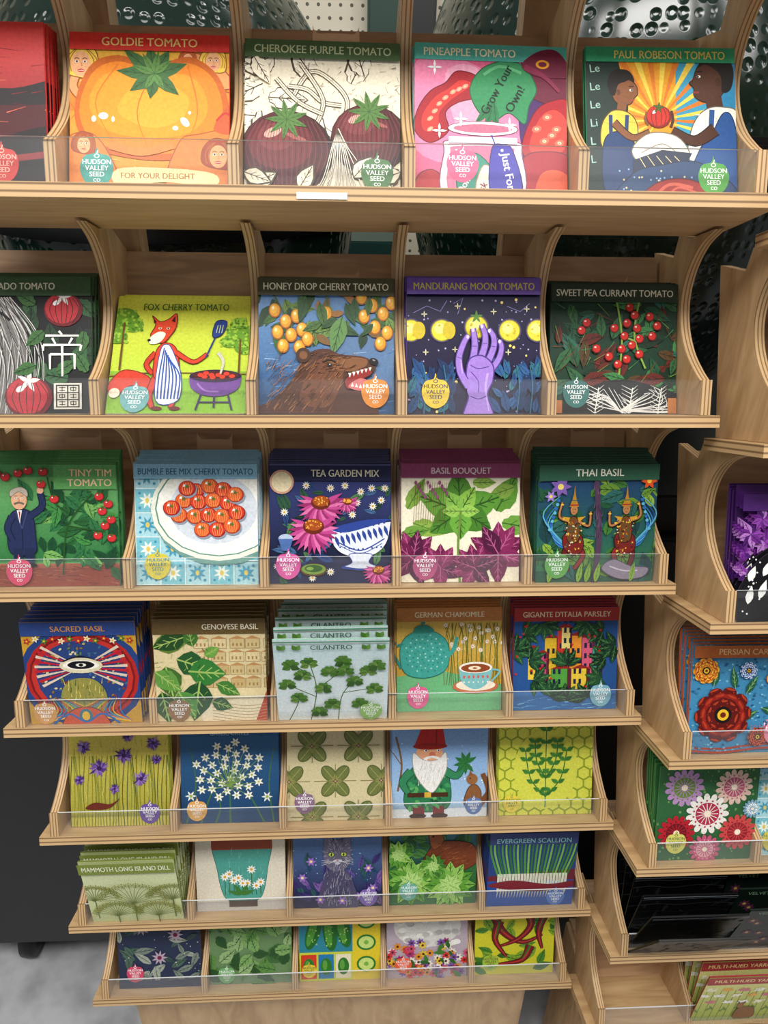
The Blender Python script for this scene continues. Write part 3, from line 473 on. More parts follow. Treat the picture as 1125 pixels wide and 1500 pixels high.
@art('basil','#93406a','seed packet with green and purple basil leaves on cream')
def _():
    a=Art('#f0e8ce')
    for x,y,g,l,w,c,v in ((.05,.62,60,.3,.12,'#7da040','#3f6a22'),(.2,.7,20,.25,.12,'#6c9c3c','#3f6f24'),(.8,.6,60,.35,.2,'#5a9030','#2f5a1c'),(.85,.5,-10,.3,.16,'#6c9e3c','#2f5f1c'),(.1,.5,-20,.28,.14,'#8cae4a','#4a7a2a'),(.95,.8,200,.24,.12,'#7da040','#3f6a22'),(.6,.84,0,.2,.1,'#8cae4a','#3f6a22'),(.0,.4,10,.24,.12,'#6c9c3c','#2f5f1c')): a.LF(x,y,g,l,w,c,v,1)
    for g,l,w,c in ((95,.36,.22,'#4a8228'),(20,.36,.24,'#5a9632'),(160,.38,.24,'#649e3a'),(-30,.3,.22,'#447c26'),(215,.32,.22,'#4c842a'),(270,.24,.18,'#6aa83c'),(60,.24,.14,'#8abc4a'),(130,.22,.14,'#80b44a'),(0,.16,.1,'#9ccc5a'),(180,.16,.1,'#94c454')): a.LF(.5,.6,g,l,w,c,'#2a5218',1)
    a.S([(.5,.6),(.48,.3),(.5,-.05)],.02,'#6c8c3c')
    for x,y,s_,d in ((.82,.24,1.05,0),(.1,.2,.95,20),(.33,.12,.8,0),(.62,.12,.8,40)):
        for g in (90,30,150,-20,200,270,60,120): a.LF(x,y,g+d,.26*s_,.14*s_,a.r.choice(['#6a1844','#822456','#4f1238']),'#b45a86',1)
    for k in range(14): a.S([(.1+.02*k,.5),(.12+.02*k,.84)],.003,'#6a4a2a'); a.E(.12+.02*k,.84-.03*(k%5),.012,.018,'#8f4874',n=8)
    a.band('BASIL BOUQUET','#93406a','#f1dbe2',.12,mw=.5); a.logo(.2,.14,'#b04a78'); return a
@art('thai','#2e5a44','seed packet with two ornate costumed dancers in a garden')
def _():
    a=Art('#245540'); a.G(0,.1,1,.88,'#2f7048','#1e4068'); a.leaves(64,['#3f7430','#648c30','#205438','#2c605c','#1a4048','#83a83c'],-.05,.05,1,.88,(.12,.24),.5,'#16351f')
    a.S([(.5,0),(.52,.4),(.48,.88)],.05,'#503850',.04); a.scrib(20,['#7a5a7a','#2c1c30'],.46,.1,.54,.85,.06,.005,90)
    for x,f in ((.3,1),(.74,-1)):
        for k in range(9): a.S([(x-f*.04,.3),(x-f*(.13+.016*k),.33+.03*k),(x-f*(.2-.01*k),.46+.035*k)],.018,('#2f78bc','#1c4a94','#5aa8c8')[k%3],.004)
        for k in range(8): a.E(x-f*(.2-.01*k),.46+.035*k,.014,.014,('#5ab0d0','#2a68b0')[k%2],n=8)
        a.S([(x,.35),(x+f*.09,.24),(x+f*.02,.12)],.05,'#8a2420',.024,oc='#2a0a0c'); a.S([(x-f*.02,.35),(x-f*.07,.24),(x-f*.03,.1)],.05,'#6a181c',.024,oc='#2a0a0c')
        a.B([(x-.075,.3),(x-.085,.4),(x-.02,.44),(x+.075,.4),(x+.085,.28),(x,.24)],'#74201c','#2a0a0c')
        a.B([(x-.052,.38),(x-.048,.52),(x,.57),(x+.048,.52),(x+.052,.38),(x,.34)],'#6a4420','#2a1406')
        for k in range(80): a.E(x+a.r.uniform(-.07,.07),a.r.uniform(.22,.56),.007,.007,a.r.choice(['#e0b040','#a82420','#24605c','#d8d0a0','#a86a1c','#3a1410']),n=6)
        a.E(x,.625,.03,.042,'#b07848'); a.E(x-.01,.63,.005,.004,'#1a0f08',n=6); a.E(x+.01,.63,.005,.004,'#1a0f08',n=6); a.S([(x-.008,.603),(x+.008,.603)],.005,'#a02020'); a.P([(x-.04,.65),(x+.04,.65),(x+.018,.71),(x+.008,.75),(x,.83),(x-.008,.75),(x-.018,.71)],'#b07c24'); a.R(x-.036,.66,x+.036,.67,'#a02020'); a.R(x-.02,.7,x+.02,.708,'#24605c'); a.S([(x+f*.04,.53),(x+f*.13,.49),(x+f*.14,.61)],.02,'#b07848',.014,oc='#2a1406'); a.S([(x-f*.04,.53),(x-f*.12,.57),(x-f*.1,.69)],.02,'#b07848',.014,oc='#2a1406')
        for q in ((.085,.51),(.14,.59),(-.08,.55),(-.1,.67)): a.E(x+f*q[0],q[1],.014,.008,'#e0b040',n=8)
        a.P([(x-.045,.52),(x-.1,.57),(x-.03,.56)],'#c8962c'); a.P([(x+.045,.52),(x+.1,.57),(x+.03,.56)],'#c8962c')
    a.B([(.55,.12),(.65,.2),(.8,.14),(.95,.12),(.9,.04),(.7,.03)],'#8c8090','#4a4250'); a.S([(.62,.14),(.74,.1),(.86,.1)],.012,'#c9bcc8'); a.FL(.18,.82,.09,7,'#7a5aa8','#e8d070'); a.FL(.92,.86,.07,6,'#d8521f','#f2c040'); a.FL(.1,.74,.05,6,'#9a7ac8','#e8d070')
    for x in (.1,.35,.42,.5,.8): a.LF(x,0,80,.18,.05,'#83a83c','#3f6420')
    a.band('THAI BASIL','#2e5a44','#f1eedb',.13,th=.06,mw=.4); a.logo(.17,.16,'#5fa04a'); return a
@art('sacred','#2f4a8c','seed packet with small eye, sideways red rays and mosaic circle')
def _():
    a=Art('#c8982f'); a.E(.5,.46,.56,.5,'#24407c'); a.E(.5,.46,.5,.45,'#b02420'); a.E(.5,.46,.47,.42,'#7a1618'); a.E(.5,.46,.45,.4,'#c03028'); a.E(.5,.46,.405,.36,'#28407a')
    for _ in range(170):
        q=math.sqrt(a.r.random())*.39; g=a.r.uniform(0,6.28); a.E(.5+q*math.cos(g),.46+q*.88*math.sin(g),.016,.01,a.r.choice(['#c0a84c','#5f7a34','#8a6a24','#3c6a8c','#dcd0a0','#8f2c28','#2c4a7c']),a.r.uniform(0,90),6)
    for f in (1,-1):
        for k in range(9):
            g=math.radians(-32+8*k); g2=g+.075; a.P([(.5,.56),(.5+f*.41*math.cos(g),.56+.36*math.sin(g)),(.5+f*.41*math.cos(g2),.56+.36*math.sin(g2))],('#d8c4b0','#b82032')[k%2])
    a.B([(.34,.12),(.3,.3),(.4,.44),(.6,.44),(.7,.3),(.66,.12)],'#8f8a44'); a.scrib(60,['#d8c868','#5a6a2c','#b09a44','#3c5424'],.32,.14,.68,.42,.06,.008,90)
    a.E(.5,.58,.19,.075,'#d8cfae'); a.P(cr([(.34,.58),(.42,.625),(.58,.625),(.66,.58),(.58,.545),(.42,.545)],True,5),'#f3efe4'); a.P(cr([(.38,.585),(.44,.62),(.56,.62),(.62,.585),(.56,.55),(.44,.55)],True,5),'#101018'); a.E(.5,.585,.045,.018,'#ece9e0'); a.E(.5,.585,.02,.016,'#101018'); a.S([(.34,.62),(.5,.67),(.66,.62)],.014,'#101018',.006)
    for x,f in ((.18,1),(.82,-1)):
        for k in range(11): a.S([(x-f*.08,.02),(x+f*.035*k,.12),(x+f*.015*k,.26)],.018,('#2f76b8','#d84424','#e6b430','#3c9ca8')[k%4],.004)
    a.B([(.3,-.05),(.36,.12),(.5,.17),(.64,.12),(.7,-.05)],'#c85030','#5a1a14'); a.E(.5,.08,.06,.07,'#2a7484'); a.E(.5,.08,.035,.045,'#e6b430'); a.S([(.2,.0),(.35,.1),(.5,.02),(.65,.1),(.8,.0)],.02,'#2f66a8')
    for k in range(13): a.FL(.05+.075*k,.82+.02*(k%2),.035,5,('#b5262a','#e8e0c0','#3f7a3c')[k%3],'#e6b430')
    a.band('SACRED BASIL','#2f4a8c','#e39a4a',.13,mw=.5); a.logo(.14,.12,'#d09a5a'); return a
@art('genovese','#6a5530','seed packet with large green basil leaves over an old town sketch')
def _():
    a=Art('#dccb9c')
    for i in range(20):
        x,y=.36+.15*(i%5)+.03*a.r.random(),.33+.13*(i//5); a.R(x,y,x+.13,y+.09,a.r.choice(['#cdb681','#dcc998','#c4a870']))
        for q in ([(x,y),(x+.13,y)],[(x,y),(x,y+.09)],[(x+.13,y),(x+.13,y+.09)]): a.S(q,.004,'#8f7448')
        for j in range(3): a.R(x+.02+.035*j,y+.02,x+.035+.035*j,y+.05,'#a08050')
        a.P([(x-.01,y+.09),(x+.14,y+.09),(x+.065,y+.12)],'#ba8a58')
    a.B([(.4,.1),(.6,.2),(1.05,.24),(1.05,-.05),(.5,-.05)],'#e8dab8'); a.P([(.88,-.05),(1,-.05),(1,.3)],'#b93f2a')
    for k in range(7): a.S([(.5,.2-.03*k),(.8,.15-.03*k),(1,.17-.03*k)],.006,'#b09060')
    for x,y,g,l,w,c in ((.0,.75,10,.34,.2,'#5c7c2f'),(.3,.84,200,.34,.18,'#244a22'),(.35,.74,100,.2,.14,'#3f722e'),(.2,.62,-20,.3,.24,'#24562a'),(.3,.5,-5,.34,.28,'#327832'),(.1,.55,-80,.32,.24,'#42682c'),(.4,.4,-100,.4,.28,'#204c28'),(.2,.3,-60,.3,.22,'#4f8c3c'),(.55,.38,-30,.24,.14,'#3f7832'),(.05,.3,-80,.32,.2,'#265022'),(.45,.65,30,.16,.11,'#6aa044'),(.5,.2,-20,.2,.14,'#24562a'),(.0,.5,-40,.3,.2,'#5f9440')): a.LF(x,y,g,l,w,c,'#9cb860')
    a.scrib(30,['#8fb454','#1c401c'],.0,.1,.5,.8,.06,.005)
    a.band('GENOVESE BASIL','#6a5530','#f4ecd0',.14,x=.94,al='r',mw=.5); a.logo(.2,.12,'#8f6a44'); return a
@art('cilantro','#9fc8b8','seed packet with cilantro leaf sprigs on pale blue')
def _():
    a=Art('#d2e0e2'); a.G(0,0,1,.95,'#e2eaea','#c6dcde')
    for p in ([(.3,0),(.36,.4),(.3,.75)],[(.36,.4),(.55,.6),(.6,.8)],[(.55,.0),(.6,.35),(.8,.6)],[(.6,.35),(.85,.4)],[(.36,.3),(.12,.45)],[(.34,.55),(.15,.72)],[(.1,.0),(.18,.2),(.2,.3)]): a.S(p,.009,'#4f6a2a')
    for x,y in ((.3,.72),(.14,.7),(.1,.46),(.6,.74),(.82,.62),(.88,.4),(.48,.62),(.24,.58),(.7,.5),(.42,.42),(.2,.3),(.75,.22),(.5,.22),(.38,.12),(.9,.7),(.62,.64)):
        for g in (90,35,145,-20,200): a.LF(x,y-.01,g+a.r.uniform(-12,12),.085,.075,a.r.choice(['#4c7a2a','#386024','#6a903c']),'#2c4f18')
        for g in (70,110,20,160): a.E(x+.06*math.cos(math.radians(g)),y+.06*math.sin(math.radians(g)),.022,.018,'#4f802c',n=8)
    a.R(0,.985,1,1,'#4c8a6c'); a.T('CILANTRO',.5,.905,.052,'#2f6048',mw=.36,bold=.002)
    for x in (.07,.2,.8,.93): a.LF(x,.9,60,.07,.05,'#5f9040'); a.LF(x,.9,120,.07,.05,'#4c7a2a')
    a.logo(.85,.13,'#8fb86a'); return a
@art('chamomile','#d08d52','seed packet with teal teapot and cup of chamomile tea')
def _():
    a=Art('#d6a936'); a.G(0,.3,1,.88,'#c2983a','#d8b455'); a.P([(0,0),(1,0),(1,.25),(.4,.4),(0,.34)],'#6cb47c'); a.scrib(50,['#e6cc70','#a87c28'],0,.4,1,.86,.1,.005)
    for k in range(24): x=.45+.023*k; a.S([(x,.25),(x+.03*math.sin(k),.6),(x+.05*math.cos(k*2),.85)],.006,'#5a6c28'); a.FL(x+.05*math.cos(k*2),.56+.28*a.r.random(),.026,8,'#f8f4e6','#e0900c',w=.34)
    a.B([(.04,.45),(.04,.65),(.14,.76),(.32,.78),(.46,.7),(.5,.55),(.46,.4),(.3,.33),(.12,.35)],'#3fa094','#1c6a60'); a.S([(.44,.5),(.54,.6),(.57,.72)],.05,'#3fa094',.03); a.S([(.06,.66),(-.03,.6),(.04,.42)],.025,'#2c8478'); a.B([(.16,.76),(.2,.83),(.3,.83),(.35,.77)],'#2c8478'); a.E(.25,.86,.02,.02,'#2c8478')
    for k in range(70): a.E(.27+.2*math.cos(k*2.4)*math.sqrt(k/70),.56+.19*math.sin(k*2.4)*math.sqrt(k/70),.009,.009,('#9ad4c4','#2c8478')[k%2],n=6)
    a.E(.75,.24,.22,.07,'#bf6f4a'); a.E(.75,.25,.19,.055,'#ece0cc'); a.P(cr([(.59,.42),(.61,.3),(.7,.22),(.8,.22),(.89,.3),(.91,.42)],False,5),'#7cbabc'); a.E(.75,.42,.16,.055,'#f2ece0'); a.E(.75,.415,.14,.042,'#8f4420'); a.E(.74,.415,.06,.02,'#f3e2c2'); a.LF(.72,.415,0,.05,.02,'#a5562a'); a.S([(.9,.4),(.98,.38),(.9,.28)],.018,'#7cbabc')
    for k in range(6): a.E(.64+.045*k,.33,.012,.016,'#d0605a',n=7); a.E(.64+.045*k,.28,.008,.008,'#f3ece0',n=6)
    a.band('GERMAN CHAMOMILE','#c47f44','#f9ebc8',.13,mw=.66); a.logo(.2,.15,'#dd5f92'); return a
@art('parsley','#a8302c','seed packet with parsley leaves framing a colourful hillside town')
def _():
    a=Art('#24518f')
    for x,y,w,h,c in ((.3,.3,.14,.4,'#d8b02c'),(.42,.35,.13,.45,'#c83a2c'),(.54,.3,.14,.42,'#e8922c'),(.66,.35,.12,.35,'#d85a78'),(.22,.25,.12,.3,'#c84a78'),(.36,.2,.2,.2,'#4f9c3c'),(.56,.2,.18,.2,'#e6c43c'),(.46,.6,.1,.2,'#e6d47c'),(.14,.3,.1,.3,'#e6c43c'),(.76,.3,.1,.3,'#4f9c8c')):
        a.R(x,y,x+w,y+h,c); a.R(x+w*.8,y,x+w,y+h,'#5a2030'); a.P([(x-.01,y+h),(x+w+.01,y+h),(x+w/2,y+h+.04)],'#8f2420')
        for i in range(2):
            for j in range(3): a.R(x+.02+.05*i,y+.05+.1*j,x+.045+.05*i,y+.1+.1*j,'#1c1c38')
    a.R(0,0,1,.18,'#2c66a4'); a.scrib(50,['#8ac0e0','#1c4478','#5fa0cc'],0,0,1,.18,.1,.007,5)
    for x,y,g in ((.1,.75,0),(.15,.5,20),(.2,.3,-20),(.85,.75,180),(.88,.5,170),(.85,.3,200),(.5,.1,90),(.3,.85,-60),(.7,.85,240),(.35,.15,60),(.7,.12,120),(.5,.45,90),(.0,.6,10),(.97,.62,190)):
        for d in (-70,-35,0,35,70): a.LF(x,y,g+d,.17,.075,a.r.choice(['#173c26','#214c2c','#102c1c']),'#4f8a4a',1)
    for _ in range(22): x,y=a.r.random(),a.r.uniform(.2,.85); a.E(x,y,.012,.012,'#b9261f',n=7)
    a.band('GIGANTE D\'ITALIA PARSLEY','#a8302c','#f1dfb8',.13,mw=.84); a.logo(.84,.15,'#7ab0c0'); return a
@art('bluechives','#c8cf52','seed packet with purple starry blossoms on yellow green')
def _():
    a=Art('#cfc250'); a.G(0,.1,1,1,'#a8a040','#dccb5c'); a.scrib(80,['#e8dc80','#8a8a34','#b8b048'],l=.12,ang=85)
    for k in range(34): x=.03*k; a.S([(x,0),(x+.02*math.sin(k),.35),(x+.03*math.cos(k),.75)],.008,a.r.choice(['#6a7a2c','#8a9034','#4f6028']))
    for x,y,r in ((.3,.62,.13),(.55,.75,.12),(.72,.5,.11),(.15,.85,.09),(.85,.88,.1),(.45,.4,.07),(.1,.5,.07),(.88,.7,.07),(.6,.95,.08)):
        for g in range(0,360,15): a.LF(x,y,g,r*a.r.uniform(.5,1),r*.2,a.r.choice(['#5a3a8a','#7a56a8','#9a7cbc','#472c70']))
        a.E(x,y,r*.2,r*.2,'#3a2258',n=8)
    a.B([(.15,.2),(.25,.26),(.4,.24),(.5,.3),(.4,.2),(.25,.18)],'#6a2c20'); a.logo(.8,.14,'#6a4f9a'); return a
@art('garlic','#2a5684','seed packet with white garlic chive umbel on blue')
def _():
    a=Art('#24507c'); a.G(0,0,1,.94,'#1c426a','#30608e')
    for p in ([(.2,0),(.3,.3),(.45,.55)],[(.5,0),(.5,.3),(.5,.6)],[(.85,0),(.7,.3),(.55,.55)],[(.05,.0),(.15,.4),(.1,.8)],[(.95,0),(.9,.4),(.95,.8)],[(.35,0),(.4,.2),(.3,.4)]): a.S(p,.02,'#3f6a44',.01)
    for k in range(34):
        q=math.sqrt((k+.5)/34)*.32; g=k*2.4; x,y=.5+q*math.cos(g)*1.15,.56+q*math.sin(g); a.S([(.5,.4),(x,y)],.006,'#7fa050')
        for d in range(6): a.LF(x,y,60*d+k*13,.052,.022,'#efeee2')
        a.E(x,y,.012,.012,'#a8b84a',n=6)
    for x,y in ((.1,.3),(.88,.28)): a.FL(x,y,.06,6,'#e0e6e6','#9ab04a',w=.35)
    a.R(0,.93,1,1,'#2a5684'); a.T('GARLIC CHIVES',.5,.945,.04,'#a8c0d4',mw=.44); a.logo(.16,.15,'#d9a45a'); return a
@art('oregano','#a99b62','seed packet with large olive four-part leaves on cream')
def _():
    a=Art('#d2c69c')
    for x,y in ((.5,.42),(.02,.42),(.98,.42),(.26,.8),(.74,.8),(.26,.04),(.74,.04)):
        for g in (0,90,180,270): a.S([(x,y),(x+.22*math.cos(math.radians(g)),y+.18*math.sin(math.radians(g)))],.009,'#8a8050')
        for g in (50,130,230,310):
            cx,cy=x+.105*math.cos(math.radians(g)),y+.105*math.sin(math.radians(g)); a.E(cx,cy,.1,.068,'#5a6434',g); a.E(cx,cy,.086,.055,'#6f7840',g); a.S([(x,y),(x+.19*math.cos(math.radians(g)),y+.19*math.sin(math.radians(g)))],.007,'#a0a064')
        for g in (0,90,180,270): a.LF(x,y,g,.08,.045,'#8f8f50','#5a6434')
        a.FL(x,y,.03,4,'#6a4048','#c8b080')
    a.logo(.18,.2,'#8a6a86'); return a
@art('gnome','#8fb2d8','seed packet with garden gnome and squirrel artwork')
def _():
    a=Art('#8fb6de'); a.G(0,.1,1,1,'#a8c8e6','#7aa4d8'); a.R(0,0,1,.1,'#e0e8ee'); a.stars(40,'#ffffff',r=.007)
    a.S([(.06,.3),(.1,.6),(.04,.9)],.02,'#7a5a3c'); a.S([(.09,.6),(.0,.74)],.01,'#7a5a3c')
    T='#2c7a50'; O='#123c28'
    a.B([(.16,.1),(.15,.4),(.24,.58),(.48,.6),(.6,.44),(.58,.1)],T,O); a.R(.22,.0,.34,.13,'#7a2020'); a.R(.43,.0,.55,.13,'#7a2020'); a.E(.27,.02,.09,.03,'#3a1c10'); a.E(.5,.02,.09,.03,'#3a1c10'); a.leaves(40,['#3f9a5a','#1c5c38','#5aae60'],.17,.12,.57,.5,(.05,.09),.5,None,0,(200,340)); a.R(.16,.23,.59,.28,'#4a2a18'); a.R(.34,.225,.41,.285,'#d8b040')
    a.S([(.54,.52),(.68,.46),(.74,.58)],.09,'#34865a',.05,oc=O); a.S([(.2,.52),(.11,.4),(.17,.28)],.09,'#34865a',.05,oc=O)
    a.E(.39,.72,.14,.13,'#e8a880'); a.P([(.23,.79),(.56,.79),(.53,.98),(.46,1.16),(.3,.98)],'#b82622'); a.S([(.46,.8),(.46,.98)],.014,'#8a1616'); a.E(.395,.79,.18,.036,'#98201a')
    a.B([(.22,.72),(.23,.52),(.32,.36),(.42,.28),(.5,.38),(.57,.54),(.56,.72),(.47,.64),(.33,.64)],'#efede8','#a8a49c'); a.scrib(44,['#c8c4bc','#ffffff'],.27,.36,.53,.62,.09,.006,80); a.E(.42,.7,.034,.028,'#d8745a'); a.S([(.33,.65),(.42,.675),(.5,.65)],.026,'#f6f4f0')
    for x in (.35,.48): a.E(x,.745,.018,.013,'#ffffff',n=8); a.E(x+.003,.745,.009,.011,'#223a5a',n=8)
    for g in range(30,330,40): a.LF(.77,.6,g,.13,.05,'#2f7a3c','#1c4a20')
    a.B([(.76,.14),(.8,.32),(.88,.36),(.94,.26),(.9,.1)],'#8a5a34','#4a2c14'); a.E(.84,.42,.06,.06,'#96663c'); a.P([(.8,.45),(.82,.52),(.85,.47)],'#8a5a34'); a.S([(.92,.14),(1.02,.28),(.95,.48)],.08,'#7a4c2c',.05); a.E(.82,.43,.009,.009,'#111111',n=6); a.logo(.86,.13,'#5a7ab0',r=.09); return a
@art('balm','#c9d24c','seed packet with green herb sprig on yellow honeycomb')
def _():
    a=Art('#d6d850')
    for i in range(9):
        for j in range(9):
            x,y=.13*i+(.065 if j%2 else 0),.112*j
            p=[(x+.07*math.cos(math.radians(60*k+30)),y+.07*math.sin(math.radians(60*k+30))) for k in range(7)]; a.S(p,.01,'#8fa02c',sm=False)
    a.E(.5,.5,.34,.44,'#d6d850')
    for p in ([(.5,.08),(.5,.5),(.5,.92)],[(.5,.2),(.34,.4),(.28,.7)],[(.5,.2),(.66,.4),(.72,.7)],[(.5,.4),(.4,.6),(.38,.8)],[(.5,.4),(.6,.6),(.62,.8)]):
        a.S(p,.01,'#2f6a30'); q=cr(p,False,5)
        for k in range(2,len(q),2): x,y=q[k]; a.LF(x,y,30,.085,.05,'#3f8030','#205024'); a.LF(x,y,150,.085,.05,'#4c8c38','#205024')
    a.logo(.14,.14,'#e6d04a','#4a7a3c',r=.09); return a
@art('dill','#7c8a3a','seed packet with open dill umbels on pale green')
def _():
    a=Art('#ccd696'); a.G(0,0,1,.84,'#d0d89c','#dce2b2')
    for x,y,r in ((.08,.36,.26),(.92,.36,.26),(.3,.12,.24),(.74,.12,.24),(.5,.34,.36)):
        a.S([(x,y-.3),(x,y)],.014,'#6a7a3a')
        for g in range(8,176,12):
            q=math.radians(g); ex,ey=x+r*math.cos(q),y+r*.8*math.sin(q)+.02; a.S([(x,y),(x+.55*(ex-x),y+.7*(ey-y)),(ex,ey)],.006,'#6f7c3c')
            for d in range(0,360,45):
                px,py=ex+.036*math.cos(math.radians(d)),ey+.03*math.sin(math.radians(d)); a.S([(ex,ey),(px,py)],.004,'#808a3c'); a.E(px,py,.009,.009,'#a5a044' if d%90 else '#7a8434',n=6)
    a.band('MAMMOTH LONG ISLAND DILL','#7f8f3a','#f0f2d6',.16,mw=.92,th=.07); return a
@art('potdaisy','#eadfca','seed packet with chamomile flowers in a turquoise pot')
def _():
    a=Art('#e4dcc8'); a.R(0,0,1,.12,'#cdc8c0'); a.B([(.22,.95),(.24,.5),(.3,.2),(.4,.12),(.64,.12),(.74,.2),(.8,.5),(.82,.95)],'#50a294','#246a60'); a.R(.18,.76,.86,.98,'#98482f'); a.R(.16,.92,.88,1,'#6a2c20'); a.scrib(40,['#7cc4b4','#3a8678'],.28,.2,.76,.74,.07,.006,85)
    for k in range(9): x,y=.32+.05*k,.3+.35*a.r.random(); a.S([(x,.2),(x,y)],.008,'#3f6a2a'); a.FL(x,y,.058,9,'#f8f6ee','#e0a41c',w=.34)
    for g in (20,160,60,120): a.LF(.5,.2,g,.16,.05,'#3f7a34')
    a.R(.36,.05,.68,.13,'#4f3a2c'); return a
@art('cat','#3a3f72','seed packet with furry grey cat among violet catnip flowers')
def _():
    a=Art('#2c3468'); a.G(0,0,1,1,'#1e1e44','#5c82b4'); a.stars(40,'#a8cce4'); a.leaves(46,['#3a3070','#5a4a94','#244a68','#7a5aa0','#2c5a5c'],0,0,1,.55,(.1,.22),.4,'#161634',0,(30,150))
    a.B([(.3,.0),(.32,.3),(.42,.5),(.58,.5),(.68,.3),(.72,.0)],'#4c4866'); a.B([(.36,.55),(.35,.8),(.37,.97),(.44,.86),(.56,.86),(.63,.97),(.65,.8),(.63,.55),(.5,.46)],'#6a657c')
    for k in range(150):
        g=a.r.uniform(0,6.28); q=math.sqrt(a.r.random()); x,y=.5+.15*q*math.cos(g),.68+.2*q*math.sin(g); a.S([(x,y),(x+.035*math.cos(g),y+.045*math.sin(g))],.006,a.r.choice(['#a8a4b6','#4c4866','#c8c4d0','#8a869c']),.001)
    a.scrib(120,['#9c98ac','#3c3856','#b4b0c0'],.34,.02,.66,.48,.06,.006,80)
    for x in (.43,.57): a.E(x,.68,.038,.03,'#1c1a30'); a.E(x,.68,.032,.025,'#b8cc54'); a.E(x,.68,.008,.022,'#111111'); a.E(x-.008,.69,.005,.005,'#ffffff',n=6)
    a.B([(.45,.6),(.5,.62),(.55,.6),(.5,.55)],'#c8c4d0'); a.P([(.482,.615),(.518,.615),(.5,.597)],'#b87080'); a.S([(.465,.575),(.5,.59),(.535,.575)],.005,'#2a2840')
    for f in (-1,1):
        for k in range(3): a.S([(.5+f*.04,.59),(.5+f*.18,.61-.03*k)],.003,'#eeeeee')
    for x,y in ((.1,.4),(.2,.6),(.85,.5),(.9,.25),(.75,.15),(.3,.12),(.55,.1)): a.FL(x,y,.06,6,'#9a70c4','#f0e0a0')
    a.logo(.85,.14,'#7a5fb0'); return a
@art('hare','#3f6a3c','seed packet with brown hare among lettuce heads')
def _():
    a=Art('#2f6a38'); a.G(0,.5,1,1,'#204a3c','#4f88a0'); a.leaves(40,['#2c5a2c','#48803c'],0,.4,1,1,(.1,.2),.5,'#1a3c1c')
    a.B([(.4,.5),(.5,.75),(.7,.8),(.95,.75),(1.02,.55),(.8,.42)],'#7a3c20','#3a1a0c'); a.B([(.5,.7),(.45,.9),(.55,.98),(.62,.8)],'#96542f','#3a1a0c'); a.E(.5,.86,.014,.014,'#111111'); a.scrib(40,['#b0683c','#4f2410'],.5,.5,.95,.76,.06,.006,20)
    for x,y,r in ((.25,.3,.3),(.7,.25,.3),(.1,.65,.18),(.5,.5,.16)):
        for g in range(0,360,30): a.LF(x,y,g,r,r*.55,a.r.choice(['#5c9c34','#7ab44a','#3f7a2c','#94c45c']),'#2c5a1c',1)
        for g in range(15,360,45): a.LF(x,y,g,r*.5,r*.3,'#b4d880','#5c9c34')
    a.logo(.22,.2,'#6ab0a0'); return a
@art('scallion','#39457c','seed packet with white and green scallions on blue')
def _():
    a=Art('#24407c'); a.R(0,0,1,.35,'#204c9c'); a.P([(0,.35),(1,.35),(1,.5),(0,.42)],'#6a2030')
    for k in range(24): x=.03+.042*k; a.S([(x*.8+.1,.4),(x,.7),(x*1.05-.02,.86)],.024,('#4c9034','#7cb44a','#2f7030')[k%3],.018); a.S([(x*.8+.1,.2),(x*.8+.1,.45)],.026,'#e6e8d4'); a.S([(x*.8+.1,.2),(x*.8+.1,.45)],.004,'#a8b080'); a.S([(x*.8+.1,.2),(x*.8+.09,.12)],.014,'#cdc2a4',.003)
    a.B([(.0,.3),(.3,.36),(.7,.3),(1,.34),(1,.26),(.6,.2),(.2,.24)],'#7a1c2a'); a.band('EVERGREEN SCALLION','#39457c','#8fc9c8',.15,y=.87,mw=.84,th=.06); a.logo(.8,.12,'#4f7ac0'); return a
@art('nightleaf','#4a5668','seed packet with pale leaves and pink blossoms on slate')
def _():
    a=Art('#2c3650'); a.leaves(40,['#7c8a80','#4f6a5a','#a6afa0','#38504a'],0,0,1,1,(.16,.28),.36,'#222c30')
    for x,y in ((.3,.8),(.7,.7),(.5,.4)): a.FL(x,y,.1,9,'#b9a4b8','#7a2040',w=.3)
    a.stars(40,'#e0ded0'); a.R(0,0,1,.1,'#242c4c'); a.logo(.2,.2,'#d44a6a'); return a
@art('mint','#6f8f5a','seed packet with green serrated mint leaves')
def _():
    a=Art('#6a8c5c'); a.leaves(60,['#3f6c38','#5c8c44','#7ca860','#2c5428','#94b478'],0,0,1,1,(.16,.28),.6,'#244a28',1); a.logo(.2,.14,'#6fb06a'); return a
@art('cucumber','#c8d840','seed packet with pickling cucumbers in coloured panels')
def _():
    a=Art('#ccd43c'); a.R(.0,.4,.66,1,'#2c869c'); a.R(.66,.0,1,1,'#e6cc2c')
    for x,y,r in ((.18,.7,-15),(.38,.68,5),(.54,.72,12)): a.E(x,y,.09,.27,'#226a28',r); a.E(x-.02,y,.045,.22,'#4f9a38',r); a.stars(16,'#a5d06a',x-.06,y-.2,x+.06,y+.2,.009)
    for i in range(3): a.E(.83,.82-.3*i,.12,.11,'#2c7a2c'); a.E(.83,.82-.3*i,.095,.085,'#cce47c'); a.E(.83,.82-.3*i,.03,.03,'#7cb44a')
    for i in range(3): a.R(.02+.215*i,.03,.21+.215*i,.37,('#d83a20','#247cb4','#ece4c4')[i]); a.E(.115+.215*i,.2,.07,.12,'#2f7a28'); a.E(.1+.215*i,.22,.03,.07,'#5ca040')
    a.logo(.12,.15,'#e8d040','#2f6a34',r=.09); return a
